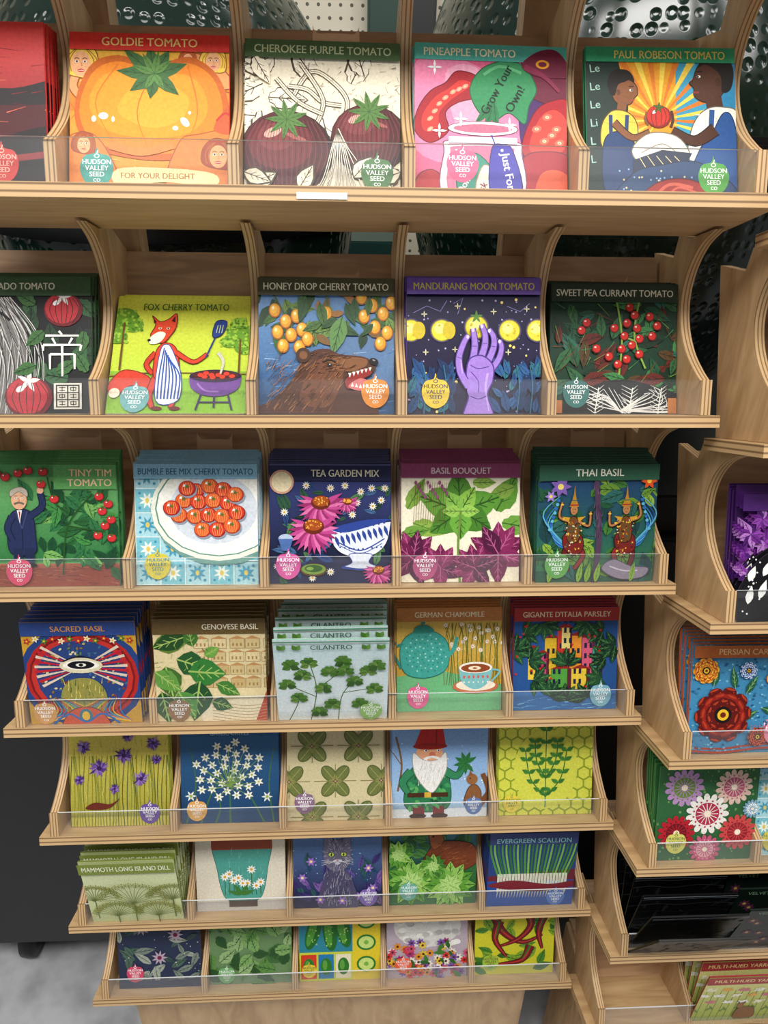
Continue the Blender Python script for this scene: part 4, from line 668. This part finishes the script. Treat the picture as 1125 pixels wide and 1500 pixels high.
@art('cauli','#d8c8cc','seed packet with white blossoms and bright mixed flowers')
def _():
    a=Art('#b8a8b4'); a.E(.5,.72,.42,.3,'#dcdad4')
    for _ in range(70): x,y=a.r.uniform(.12,.88),a.r.uniform(.46,.97); a.E(x,y,.05,.036,a.r.choice(['#f4f3ec','#c9c6c0','#e4e2da','#b4b0ac']),n=10)
    for _ in range(70): x,y=a.r.random(),a.r.random()*.5; a.FL(x,y,.06,7,a.r.choice(['#d0486a','#e0902c','#a82c78','#efe8d8','#d42c2c','#7a4ca8','#e6c43c']),'#4a2a14')
    a.leaves(16,['#3f7a2c','#2c6024'],0,0,1,.6,(.1,.16),.4); a.logo(.2,.2,'#e8603c'); return a
@art('pepper','#d9d93c','seed packet with dark red chili peppers on bright yellow green')
def _():
    a=Art('#d0cc2c'); a.leaves(26,['#4c862a','#2f6a20','#7ca42c'],0,0,1,1,(.18,.28),.45,'#1c4a14')
    for p in ([(.2,.9),(.35,.6),(.6,.45),(.85,.55)],[(.6,.95),(.7,.7),(.55,.5),(.3,.4)],[(.9,.9),(.8,.6),(.85,.35)],[(.3,.75),(.25,.5),(.4,.25)],[(.7,.4),(.6,.2),(.3,.15)]): a.S(p,.11,'#74141a',.02,oc='#2c0a0c'); a.S(p,.03,'#b8342c',.008); a.S(p[:2],.03,'#2f6a20',.01)
    a.logo(.2,.18,'#9fc03c','#5a2a2a'); return a
@art('butterfly','#4a2a6a','seed packet with purple mosaic flowers and black-white butterfly wing')
def _():
    a=Art('#34124c')
    for _ in range(40):
        x,y=a.r.random(),a.r.uniform(.2,1); r=a.r.uniform(.06,.12)
        for g in range(0,360,40): a.LF(x,y,g,r,r*.5,a.r.choice(['#6a2486','#8a40a4','#4a186a','#b074c0']),'#1c0a2c')
    a.B([(.0,.0),(.04,.34),(.25,.56),(.6,.66),(.95,.58),(1.05,.3),(.9,-.05)],'#0d0b10','#2a2430')
    for x,y,l,g in ((.08,.14,.15,80),(.08,.32,.13,70),(.17,.18,.16,72),(.19,.36,.15,62),(.27,.2,.16,66),(.3,.42,.14,52),(.38,.22,.17,60),(.42,.46,.14,45),(.5,.28,.16,52),(.56,.48,.14,38),(.64,.32,.15,40),(.7,.48,.13,25),(.3,.04,.14,74),(.46,.06,.15,64),(.62,.12,.15,52),(.78,.2,.13,38),(.86,.38,.1,20)): a.LF(x,y,g,l,.062,'#f2f1ec')
    a.stars(50,'#f2f1ec',.03,.02,.95,.6,.007)
    a.R(0,.87,1,1,'#4f2470'); a.T('M',.5,.91,.055,'#e6c8ee'); return a
@art('carpet','#c8622c','seed packet with beaded dark red marigolds on blue')
def _():
    a=Art('#3f86b0')
    for _ in range(420): x,y=a.r.random(),a.r.random(); a.E(x,y,.013,.01,a.r.choice(['#2f729c','#74b4d0','#1f567f','#5898bc']),n=6)
    for x,y,g in ((.45,.3,30),(.5,.55,60),(.4,.6,100),(.65,.42,-20),(.2,.62,80)): a.LF(x,y,g,.2,.07,'#24583c','#8fc07a')
    for x,y,r,c,d,e in ((.3,.36,.26,'#5c100c','#8f1c14','#b03a1c'),(.86,.7,.19,'#a8401a','#c8601c','#e8a040'),(.12,.77,.12,'#c8721c','#a83414','#f0b840'),(.87,.2,.17,'#c88c98','#a04a5c','#e8b8c0'),(.5,.77,.08,'#2c4a8a','#7ca0cc','#d8e0f0'),(.62,.16,.09,'#6a1410','#a02a1c','#d8602c')):
        for rr,cc in ((.8,c),(.6,d),(.42,c)):
            for k in range(10): g=k*36+rr*50; gx,gy=math.cos(math.radians(g)),math.sin(math.radians(g)); a.E(x+r*rr*gx,y+r*rr*gy,r*.2,r*.26,cc,g,12); a.E(x+r*rr*1.16*gx,y+r*rr*1.16*gy,r*.04,r*.17,e,g,8)
        for k in range(50): q=r*math.sqrt(k/50)*.9; a.E(x+q*math.cos(k*2.4),y+q*math.sin(k*2.4),.006,.005,e,n=6)
        a.E(x,y,r*.3,r*.3,'#140e0e'); a.E(x,y,r*.2,r*.2,'#e6b82a'); a.E(x,y,r*.1,r*.1,'#6a200c')
    a.S([(.0,.04),(.3,.02),(.7,.06),(1,.02)],.02,'#a8381f')
    a.band('PERSIAN CARPET','#b8622c','#e8c08a',.11); a.logo(.78,.2,'#e58aa0'); return a
@art('pincushion','#4f8a4a','seed packet with crocheted pink and red flowers')
def _():
    a=Art('#2f6238'); a.stars(140,'#6c985a',y1=1,r=.012)
    for x,y,r,c,d in ((.25,.78,.2,'#b48cbc','#6c8a3c'),(.75,.78,.19,'#dcbcac','#b45474'),(.5,.5,.22,'#ece8e0','#b02c4a'),(.2,.3,.19,'#b41c2c','#6a101a'),(.82,.3,.19,'#cc4848','#94202a'),(.5,.12,.16,'#c4587a','#e6acb4'),(.95,.55,.1,'#7aa4bc','#ffffff')):
        for g in range(0,360,24): a.E(x+r*.8*math.cos(math.radians(g)),y+r*.8*math.sin(math.radians(g)),r*.2,r*.14,c,g,10)
        a.E(x,y,r*.74,r*.74,c); a.E(x,y,r*.55,r*.55,d)
        for g in range(0,360,24): a.S([(x,y),(x+r*.5*math.cos(math.radians(g)),y+r*.5*math.sin(math.radians(g)))],.008,c); a.E(x+r*.64*math.cos(math.radians(g)),y+r*.64*math.sin(math.radians(g)),r*.05,r*.05,d,n=6)
        a.E(x,y,r*.16,r*.16,'#f6e6d0')
    a.logo(.2,.2,'#d8d46a','#3a5a3a'); return a
@art('blackpack','#08090a','glossy black seed packet with faint painted silver highlights')
def _():
    a=Art('#050606'); a.leaves(40,['#141719','#0c0e0f','#1e2224'],0,0,1,.95,(.08,.16),.4,'#2c3135')
    for j in range(6): a.S([(.0,.1+.15*j),(.2,.12+.15*j),(.42,.09+.15*j),(.7,.125+.15*j),(1,.1+.15*j)],.006,'#3c4246' if j%2 else '#23282b')  # wavy silver highlights painted into the artwork, top edge glint included
    a.S([(.0,.955),(.2,.965),(.42,.95),(.7,.97),(1,.955)],.008,'#5a6066'); a.R(.0,.985,1,1,'#83898e'); return a
@art('yarrow','#a83a3c','seed packet with pale yarrow flowers on yellow green')
def _():
    a=Art('#cdd070'); a.G(0,0,1,.85,'#a2b044','#dcd88c')
    for k in range(12): x=.05+.085*k; a.S([(x,0),(x,.7)],.008,'#5f7030'); a.LF(x,.2+.03*(k%3),60 if k%2 else 120,.12,.035,'#6f8a34')
    for k in range(16):
        x,y=.03+.064*k,.58+.16*math.sin(k*2.1); c=('#f6f3e6','#f3eccf','#d8788a','#f6f3e6','#e8b04c')[k%5]
        for i in range(18): a.E(x+a.r.uniform(-.06,.06),y+a.r.uniform(-.022,.034),.017,.013,c,n=7)
    a.B([(.52,.06),(.5,.24),(.56,.32),(.7,.3),(.74,.08)],'#8a5a2c','#4a2c10'); a.E(.53,.36,.04,.055,'#966634'); a.E(.5,.42,.013,.028,'#7a4a20',20); a.E(.56,.42,.013,.028,'#7a4a20',-20)
    a.band('MULTI-HUED YARROW','#a83a3c','#f3dc9a',.15,mw=.84,th=.06); return a
@art('greenpack','#14241c','dark green seed packet with small flower print')
def _():
    a=Art('#0c1a14')
    for _ in range(16): x,y=a.r.random(),a.r.random()*.8; a.FL(x,y,.07,7,a.r.choice(['#264a30','#54243c','#36583a']),'#a8944a')
    a.R(0,.87,1,1,'#0c1812'); a.T('VELVET',.1,.91,.05,'#6f9070','l'); return a

# ---------------------------------------------------------------- packets
PT=.0020
def bodymesh(key,band):
    bm=bmesh.new(); bmesh.ops.create_cube(bm,size=1)
    for v in bm.verts: v.co=Vector((v.co.x*(PW+.0006),.0002+PT/2+v.co.y*PT,PW/2+v.co.z*(PW+.0006)))
    bmesh.ops.bevel(bm,geom=bm.edges[:],offset=.0005,segments=2,affect='EDGES')
    q=[bm.verts.new(c) for c in ((-PW*.48,PT+.0003,PW),(PW*.48,PT+.0003,PW),(PW*.30,PT+.0006,PW*.74),(-PW*.30,PT+.0006,PW*.74))]
    bm.faces.new(q)
    me=bpy.data.meshes.new('packet_body_'+key); bm.to_mesh(me); bm.free(); me.materials.append(M_print)
    at=me.color_attributes.new('Col','FLOAT_COLOR','CORNER'); c=lin(band); w=lin('#e2dfd5' if key not in('blackpack','greenpack') else '#1a1c1d')
    for p in me.polygons:
        cc=c if p.center.z>PW*.5 and p.normal.y<.5 else w
        for li in p.loop_indices: at.data[li].color=cc
    return me
AM={};BM={}
def get(key):
    if key not in AM:
        f,b,d=ARTS[key]; AM[key]=f().out('front_'+key); BM[key]=bodymesh(key,b)
    return AM[key],BM[key],ARTS[key][2]
CT,ST=math.cos(TAU),math.sin(TAU)
FT=.010
Y1,Y2=.54,.48
ROWD=[.054+.1688*i for i in range(7)]
def floorpt(y0,d,v,h=0.0):
    h+=FT
    return (y0+v*CT+h*ST, 1.5-d-v*ST+h*CT)
def stack(key,x,y0,row,n=1,v0=.021,lean=26,pitch=.0045,dl=-.4,lift=0.0,group=''):
    am,bm_,desc=get(key)
    for i in range(n):
        L=math.radians(lean+dl*i); y,z=floorpt(y0,ROWD[row],v0+pitch*i,.0004+max(0,PT*math.sin(L-TAU)))
        jx=rnd.uniform(-.0012,.0012) if n>1 else 0
        o=mkobj('seed_packet',bm_,None,(x+jx,y,z+lift*i),(-L,rnd.uniform(-.010,.010) if n>1 else 0,0))
        o['label']=desc; o['category']='seed packet'; o['group']=group
        mkobj('printed_front',am,o)
XS=[-.265,-.140,-.0175,.1045,.229]
R1=[
 [('redland',6,.018,26,.006,-.4,.001,0),('goldie',1,.021,30,.005,0,0,0),('cherokee',2,.021,32,.005,0,0,0),('pineapple',2,.021,31,.005,0,0,0),('harvesters',2,.021,30,.005,0,0,.002)],
 [('mikado',6,.020,30,.0045,-.2,.0012,0),('fox',4,.008,49,.0055,0,.0012,0),('honey',2,.021,28,.005,0,.001,0),('moon',4,.020,26.5,.004,0,.001,0),('currant',6,.042,27,.005,-.3,.001,.004)],
 [('tinytim',7,.014,24,.0045,0,.002,-.003),('bumblebee',7,.014,25,.0045,0,.002,0),('tea',8,.014,24,.0045,0,.0018,0),('basil',8,.014,25,.0045,0,.0018,0),('thai',8,.010,19,.0048,.5,.002,.003)],
 [('sacred',8,.008,15,.005,1.5,.0018,-.005),('genovese',8,.008,16,.005,1.3,.0018,-.003),('cilantro',6,.006,-4,.007,7.0,.0010,0),('chamomile',4,.020,25,.0045,0,.0018,0),('parsley',5,.018,24,.0045,0,.0018,0)],
 [('bluechives',3,.018,24,.0045,0,.001,0),('garlic',4,.018,24,.0045,0,.0005,0),('oregano',2,.018,25,.0045,0,0,0),('gnome',2,.018,22,.0045,0,0,0),('balm',3,.018,24,.0045,0,.001,0)],
 [('dill',7,.006,2,.0062,4.0,.001,-.002),('potdaisy',1,.018,20,.005,0,0,0),('cat',1,.018,20,.005,0,0,0),('hare',1,.018,20,.005,0,0,0),('scallion',6,.010,13,.005,2,.001,0)],
 [('nightleaf',2,.018,22,.0045,0,0,0),('mint',3,.018,22,.0045,0,0,0),('cucumber',2,.018,20,.0045,0,0,0),('cauli',3,.018,20,.0045,0,0,0),('pepper',2,.018,20,.0045,0,0,0)]]
ordn=['top','second','third','fourth','fifth','sixth','lowest']
for r,row in enumerate(R1):
    for c,(k,n,v,l,p,dl,lf,dx) in enumerate(row):
        stack(k,XS[c]+dx,Y1,r,n,v,l,p,dl,lf,'seed packets on the %s tier of the wooden rack'%ordn[r])
DX=.664
XS2=[.3925,.5085,.630,.752,.877]
R2={1:[('butterfly',3,.016,26,.0045,0,.001)],2:[('butterfly',5,.012,22,.0045,0,.0015),('hare',3,.016,26,.0045,0,.001)],3:[('carpet',7,.012,22,.0045,.3,.002),('pincushion',4,.016,26,.0045,0,.001)],4:[('pincushion',7,.012,20,.0045,.5,.002),('bumblebee',3,.016,24,.0045,0,.001)],5:[('blackpack',9,.004,-24,.0085,9,.0),('greenpack',7,.005,-10,.0090,9,.0)],6:[None,('yarrow',5,.006,-2,.0085,6.5,.0005)]}
for r,row in R2.items():
    for c,it in enumerate(row):
        if it: stack(it[0],XS2[c],Y2,r,*it[1:],'seed packets on the neighbouring wooden rack')
M_kraft=plain('kraft_card','#c9a27c',.7)
def tab(x,y0,row,v,h):
    bm=bmesh.new(); pts=cr([(-.017,0),(-.017,h-.004),(-.013,h),(.013,h),(.017,h-.004),(.017,0)],False,3)
    f=bm.faces.new([bm.verts.new((p[0],0,p[1])) for p in pts]); rr=bmesh.ops.extrude_face_region(bm,geom=[f])
    for e in rr['geom']:
        if isinstance(e,bmesh.types.BMVert): e.co.y+=.0012
    me=bpy.data.meshes.new('card_tab'); bm.to_mesh(me); bm.free(); me.materials.append(M_kraft)
    y,z=floorpt(y0,ROWD[row],v,.0006); o=mkobj('cardboard_divider',me,None,(x,y,z),(-math.radians(24),0,0)); o['label']='tan cardboard divider tab standing behind seed packets'; o['category']='cardboard divider'; o['group']='cardboard divider tabs'
for c,row,v,h in ((0,2,.054,.134),(1,2,.054,.132),(2,2,.056,.137),(3,2,.056,.136),(4,2,.060,.139),(4,1,.078,.118),(2,0,.036,.116),(2,1,.040,.116)): tab(XS[c]+.01,Y1,row,v,h)
# ---------------------------------------------------------------- racks
def P2(v,h): return (v*CT+h*ST, -v*ST+h*CT)
DEP=.093
curve=cr([P2(.004,FT+.028),(.032,.0385),(.054,.048),(.073,.064),(.084,.0856),(.083,.110),(.071,.132),(.051,.1475)],False,5)
inner=[P2(.004,FT+.0003)]+curve+[(.084,.1368),(.112,.134),(.1455,.112),P2(DEP-.008,FT+.0003)]
outer=[P2(.0006,FT+.0003),P2(.0006,FT+.029)]+curve+[(.084,.1368),(.112,.134),(.115,.115),(.158,.112),P2(DEP+.004,FT+.0003)]
boardp=[P2(0,0),P2(0,FT),P2(DEP,FT),P2(DEP,0)]
BL=math.radians(25); BH=.143
bb=P2(DEP-.008,FT+.0005)
backp=[bb,(bb[0]+BH*math.sin(BL),bb[1]+BH*math.cos(BL)),(bb[0]+BH*math.sin(BL)+.007*math.cos(BL),bb[1]+BH*math.cos(BL)-.007*math.sin(BL)),(bb[0]+.007*math.cos(BL),bb[1]-.007*math.sin(BL)+.0025)]
XL,XR=-.351,.307
me_board=extrude_x('shelf_board',boardp,XL,XR,M_board,M_edge_t)
for p in me_board.polygons:
    a=abs(p.normal.dot(Vector((0,ST,CT)))); p.material_index=0 if a>.9 else 1
me_div=extrude_x('divider',inner,-.004,.004,M_side,M_edge_x)
me_end=extrude_x('end_panel',outer,-.0045,.0045,M_side,M_edge_x)
me_back=extrude_x('back_panel',backp,XL+.022,XR-.020,M_back,M_back)
g0=P2(.0008,FT); g1=P2(.0008,FT+.029); g2=P2(.0028,FT+.029); g3=P2(.0028,FT)
me_guard=extrude_x('guard',[g0,g1,g2,g3],-.329,.289,M_acr,M_acr)
me_guard.materials.append(M_acredge)
for p in me_guard.polygons:
    if p.normal.dot(Vector((0,ST,CT)))>.9: p.material_index=2
ENDX=[-.334,.294]
def rack(label,ox,oy,rows,divs,strip=False):
    e=bpy.data.objects.new('display_rack',None); COL.objects.link(e); e.location=(ox,oy,0); e.empty_display_size=.1
    e['label']=label; e['category']='display rack'
    for d in rows:
        b=mkobj('shelf_board',me_board,e,(0,0,1.5-d))
        mkobj('back_panel',me_back,b)
        for x in divs: mkobj('divider',me_div,b,(x,0,0))
        for x in ENDX: mkobj('end_panel',me_end,b,(x,0,0))
        g=mkobj('acrylic_guard',me_guard,b); g['label']='clear acrylic retaining lip'
        if strip and abs(d-.054)<.001:
            a0=P2(-.0008,.001);a1=P2(-.0008,.0055)
            me=mesh('strip',[(-.035,a0[0],a0[1]),(0,a0[0],a0[1]),(0,a1[0],a1[1]),(-.035,a1[0],a1[1])],[(0,1,2,3)],[M_white]); mkobj('price_sticker',me,b)
    for x in (-.202,.158): mkobj('post',box('post',x-.015,x+.015,.152,.180,.10,2.0,M_side,.001),e)
    mkobj('plinth',box('plinth',-.318,.262,.04,.20,0,1.5-1.0668-.062,M_side,.006),e)
    return e
rack('birch plywood seed packet rack with seven visible angled tiers',0,Y1,[-.1148]+ROWD,[-.202,-.0785,.0435,.1665],True)
rack('second birch plywood seed packet rack standing beside the first',DX,Y2,[-.1148]+ROWD,[-.2132,-.0945,.027,.1505])
# ---------------------------------------------------------------- surroundings
def setdata(o,l,c): o['label']=l; o['category']=c
m,nt,b=newmat('speckled_floor'); N=nt.nodes; Lk=nt.links
tc=N.new('ShaderNodeTexCoord'); v=N.new('ShaderNodeTexNoise'); v.inputs['Scale'].default_value=14; v.inputs['Detail'].default_value=9; Lk.new(tc.outputs['Object'],v.inputs['Vector'])
rp=N.new('ShaderNodeValToRGB'); rp.color_ramp.elements[0].position=.35; rp.color_ramp.elements[0].color=lin('#a2a4a8'); rp.color_ramp.elements[1].position=.6; rp.color_ramp.elements[1].color=lin('#c6c7ca'); Lk.new(v.outputs['Fac'],rp.inputs['Fac']); Lk.new(rp.outputs['Color'],b.inputs['Base Color']); b.inputs['Roughness'].default_value=.3
fl=mkobj('floor',box('floor',-3,3,-2,2.1,-.05,0,m)); fl['kind']='structure'
m,nt,b=newmat('pegboard'); N=nt.nodes; Lk=nt.links
tc=N.new('ShaderNodeTexCoord'); sc=N.new('ShaderNodeVectorMath'); sc.operation='SCALE'; sc.inputs['Scale'].default_value=1/.0254; Lk.new(tc.outputs['Object'],sc.inputs[0])
fr=N.new('ShaderNodeVectorMath'); fr.operation='FRACTION'; Lk.new(sc.outputs[0],fr.inputs[0]); sb=N.new('ShaderNodeVectorMath'); sb.operation='SUBTRACT'; sb.inputs[1].default_value=(.5,.5,.5); Lk.new(fr.outputs[0],sb.inputs[0])
mu=N.new('ShaderNodeVectorMath'); mu.operation='MULTIPLY'; mu.inputs[1].default_value=(1,0,1); Lk.new(sb.outputs[0],mu.inputs[0]); ln=N.new('ShaderNodeVectorMath'); ln.operation='LENGTH'; Lk.new(mu.outputs[0],ln.inputs[0])
lt=N.new('ShaderNodeMath'); lt.operation='LESS_THAN'; lt.inputs[1].default_value=.15; Lk.new(ln.outputs['Value'],lt.inputs[0])
mx=N.new('ShaderNodeMix'); mx.data_type='RGBA'; mx.inputs[6].default_value=lin('#c4bca8'); mx.inputs[7].default_value=lin('#4a4438'); Lk.new(lt.outputs[0],mx.inputs[0]); Lk.new(mx.outputs[2],b.inputs['Base Color'])
w=mkobj('wall_back',box('wall_back',-3,3,2.0,2.1,0,3.2,m)); w['kind']='structure'
m,nt,b=newmat('dimpled_ceramic'); N=nt.nodes; Lk=nt.links
b.inputs['Base Color'].default_value=lin('#0c1f17'); b.inputs['Roughness'].default_value=.16; b.inputs['Specular IOR Level'].default_value=.5
tc=N.new('ShaderNodeTexCoord'); vo=N.new('ShaderNodeTexVoronoi'); vo.inputs['Scale'].default_value=62; vo.inputs['Randomness'].default_value=.4; Lk.new(tc.outputs['Object'],vo.inputs['Vector'])
rp=N.new('ShaderNodeMapRange'); rp.interpolation_type='SMOOTHSTEP'; rp.inputs[1].default_value=.15; rp.inputs[2].default_value=.5; Lk.new(vo.outputs['Distance'],rp.inputs[0])
bp=N.new('ShaderNodeBump'); bp.inputs['Strength'].default_value=.7; bp.inputs['Distance'].default_value=.0022; Lk.new(rp.outputs[0],bp.inputs['Height']); Lk.new(bp.outputs['Normal'],b.inputs['Normal'])
M_cer=m
def grill(x,y,z,r,h,lab):
    e=bpy.data.objects.new('ceramic_grill',None); COL.objects.link(e); e.location=(x,y,z); setdata(e,lab,'grill')
    dome=[(max(.05,r*math.cos(t)),h*math.sin(t)) for t in [math.radians(a) for a in range(3,80,5)]]
    base=[(max(r*.45,r*math.cos(t)),h*math.sin(t)) for t in [math.radians(a) for a in range(-66,-2,5)]]
    mkobj('dome_lid',lathe('dome',[(r,.008)]+dome,64,M_cer),e); mkobj('base_bowl',lathe('bowl',base+[(r,-.008)],64,M_cer),e)
    mkobj('metal_band',lathe('band',[(r+.001,-.03),(r+.008,-.028),(r+.008,.028),(r+.001,.03)],64,M_black),e)
    mkobj('chimney_cap',lathe('cap',[(.055,h*.97),(.06,h*.98),(.06,h*1.08),(.07,h*1.09),(.07,h*1.13),(.02,h*1.16)],32,M_black),e)
    mkobj('handle',box('handle',-.12,.12,-r-.06,-r-.03,.02,.045,M_dark,.008),e)
grill(-.27,1.24,1.38,.28,.36,'dark green dimpled ceramic grill on a black cabinet')
grill(.42,1.24,1.44,.32,.42,'large dark green dimpled ceramic grill behind the racks')
def cabinet(x0,x1,y0,y1,CABZ,lab):
    e=bpy.data.objects.new('grill_cabinet',None); COL.objects.link(e); e.location=(0,0,0); setdata(e,lab,'cabinet')
    mkobj('cabinet_body',box('cab',x0,x1,y0,y1,.11,CABZ,M_black,.004),e)
    mid=(x0+x1)/2
    for a,c in ((x0+.01,mid-.003),(mid+.003,x1-.01)):
        d=mkobj('door',box('door',a,c,y0-.018,y0-.0005,.14,CABZ-.06,M_dark,.004),e)
        hx=c-.04 if c<mid else a+.04
        mkobj('handle',box('handle',hx-.006,hx+.006,y0-.045,y0-.02,.6,.8,M_dark,.004),d)
    for cx in (x0+.06,x1-.06):
        for cy in (y0+.06,y1-.06):
            c=mkobj('caster',box('fork',cx-.03,cx+.03,cy-.025,cy+.025,.055,.11,M_black,.004),e)
            mkobj('wheel',lathe('wheel',[(.02,-.014),(.043,-.012),(.045,0),(.043,.012),(.02,.014)],28,M_dark),c,(cx,cy,.045),(0,pi/2,0))
cabinet(-.70,.02,.82,1.50,1.38-.36*.914-.002,'black steel grill cabinet on casters behind the rack')
cabinet(.06,.98,.84,1.56,1.44-.42*.914-.002,'second black steel cabinet on casters behind the racks')
cabinet(-1.46,-.73,.82,1.50,1.045,'black steel cabinet on casters beside the rack')
M_teal=plain('teal_carton','#12403a',.5); M_gr=plain('dark_green_pack','#14352a',.4)
def carton(x,y,z,w,d,h,mt):
    o=mkobj('carton',box('carton',-w/2,w/2,-d/2,d/2,0,h,mt,.003),None,(x,y,z)); setdata(o,'dark green cardboard carton standing behind the rack','carton')
    mkobj('printed_label',box('lab',-w*.35,w*.35,-d/2-.001,-d/2,h*.9,h*.93,M_white),o)
carton(.045,1.72,0,.14,.2,1.26,M_teal); carton(-.62,1.78,0,.3,.2,1.30,M_teal); carton(-.83,1.0,1.045,.16,.2,.3,M_teal); carton(.86,1.78,0,.5,.2,1.5,M_gr)
def hang(x,z,w,h,mt):
    e=mkobj('hanging_package',box('pack',-w/2,w/2,-.03,0,-h,-.03,mt,.006),None,(x,1.97,z)); setdata(e,'dark packaged grill tool hanging on pegboard','package')
    mkobj('header_card',box('card',-w/2,w/2,-.018,-.014,-.03,.03,M_dark,.001),e); mkobj('label_card',box('card2',-w*.3,w*.3,-.0325,-.031,-h*.3,-h*.22,M_green,.0005),e); mkobj('peg_hook',box('hook',-.003,.003,-.06,.028,.008,.014,M_dark,.001),e)
for x,z,w,h,mt in ((.085,1.86,.075,.32,M_gr),(.165,1.88,.075,.34,M_black),(-.55,1.8,.15,.3,M_gr),(.9,1.86,.15,.3,M_black),(-.8,1.85,.16,.3,M_black)): hang(x,z,w,h,mt)
st=mkobj('round_baking_stone',lathe('stone',[(.055,-.006),(.06,0),(.055,.006)],40,M_white),None,(-.01,1.9935,1.60),(pi/2,0,0)); setdata(st,'round white baking stone with green centre on pegboard wall','baking stone')
mkobj('center_label',lathe('stone_label',[(.045,.007),(.044,.008)],32,M_green),st)
# ---------------------------------------------------------------- lights + camera
wd=bpy.data.worlds.new('World'); scene.world=wd; wd.use_nodes=True; wd.node_tree.nodes['Background'].inputs[0].default_value=(.97,.98,1,1); wd.node_tree.nodes['Background'].inputs[1].default_value=.28
def area(loc,tgt,sx,sy,p,col=(1,.98,.945)):
    l=bpy.data.lights.new('ceiling_light','AREA'); l.shape='RECTANGLE'; l.size=sx; l.size_y=sy; l.energy=p; l.color=col
    o=bpy.data.objects.new('ceiling_light',l); COL.objects.link(o); o.location=loc; o.rotation_euler=(Vector(tgt)-Vector(loc)).to_track_quat('-Z','Y').to_euler()
area((0,-.6,3.0),(0,.6,.9),1.8,.4,50); area((-1.4,-.2,3.0),(-.1,.6,1.0),.4,1.4,19); area((1.5,-.4,3.0),(.2,.6,1.0),.4,1.4,19); area((0,1.3,3.1),(0,1.3,0),2.4,.3,14)
R_=Vector((.9988,-.0453,.0184)); F_=Vector((.0485,.8734,-.4866)).normalized(); R_=(R_-F_*R_.dot(F_)).normalized(); U_=R_.cross(F_)
cam=bpy.data.cameras.new('Camera'); cam.sensor_fit='VERTICAL'; cam.sensor_height=24; cam.lens=24*1050/1500; cam.clip_start=.01
co=bpy.data.objects.new('Camera',cam); COL.objects.link(co)
mt=Matrix((R_,U_,-F_)).transposed().to_4x4(); mt.translation=Vector((0,0,1.5)); co.matrix_world=mt; scene.camera=co
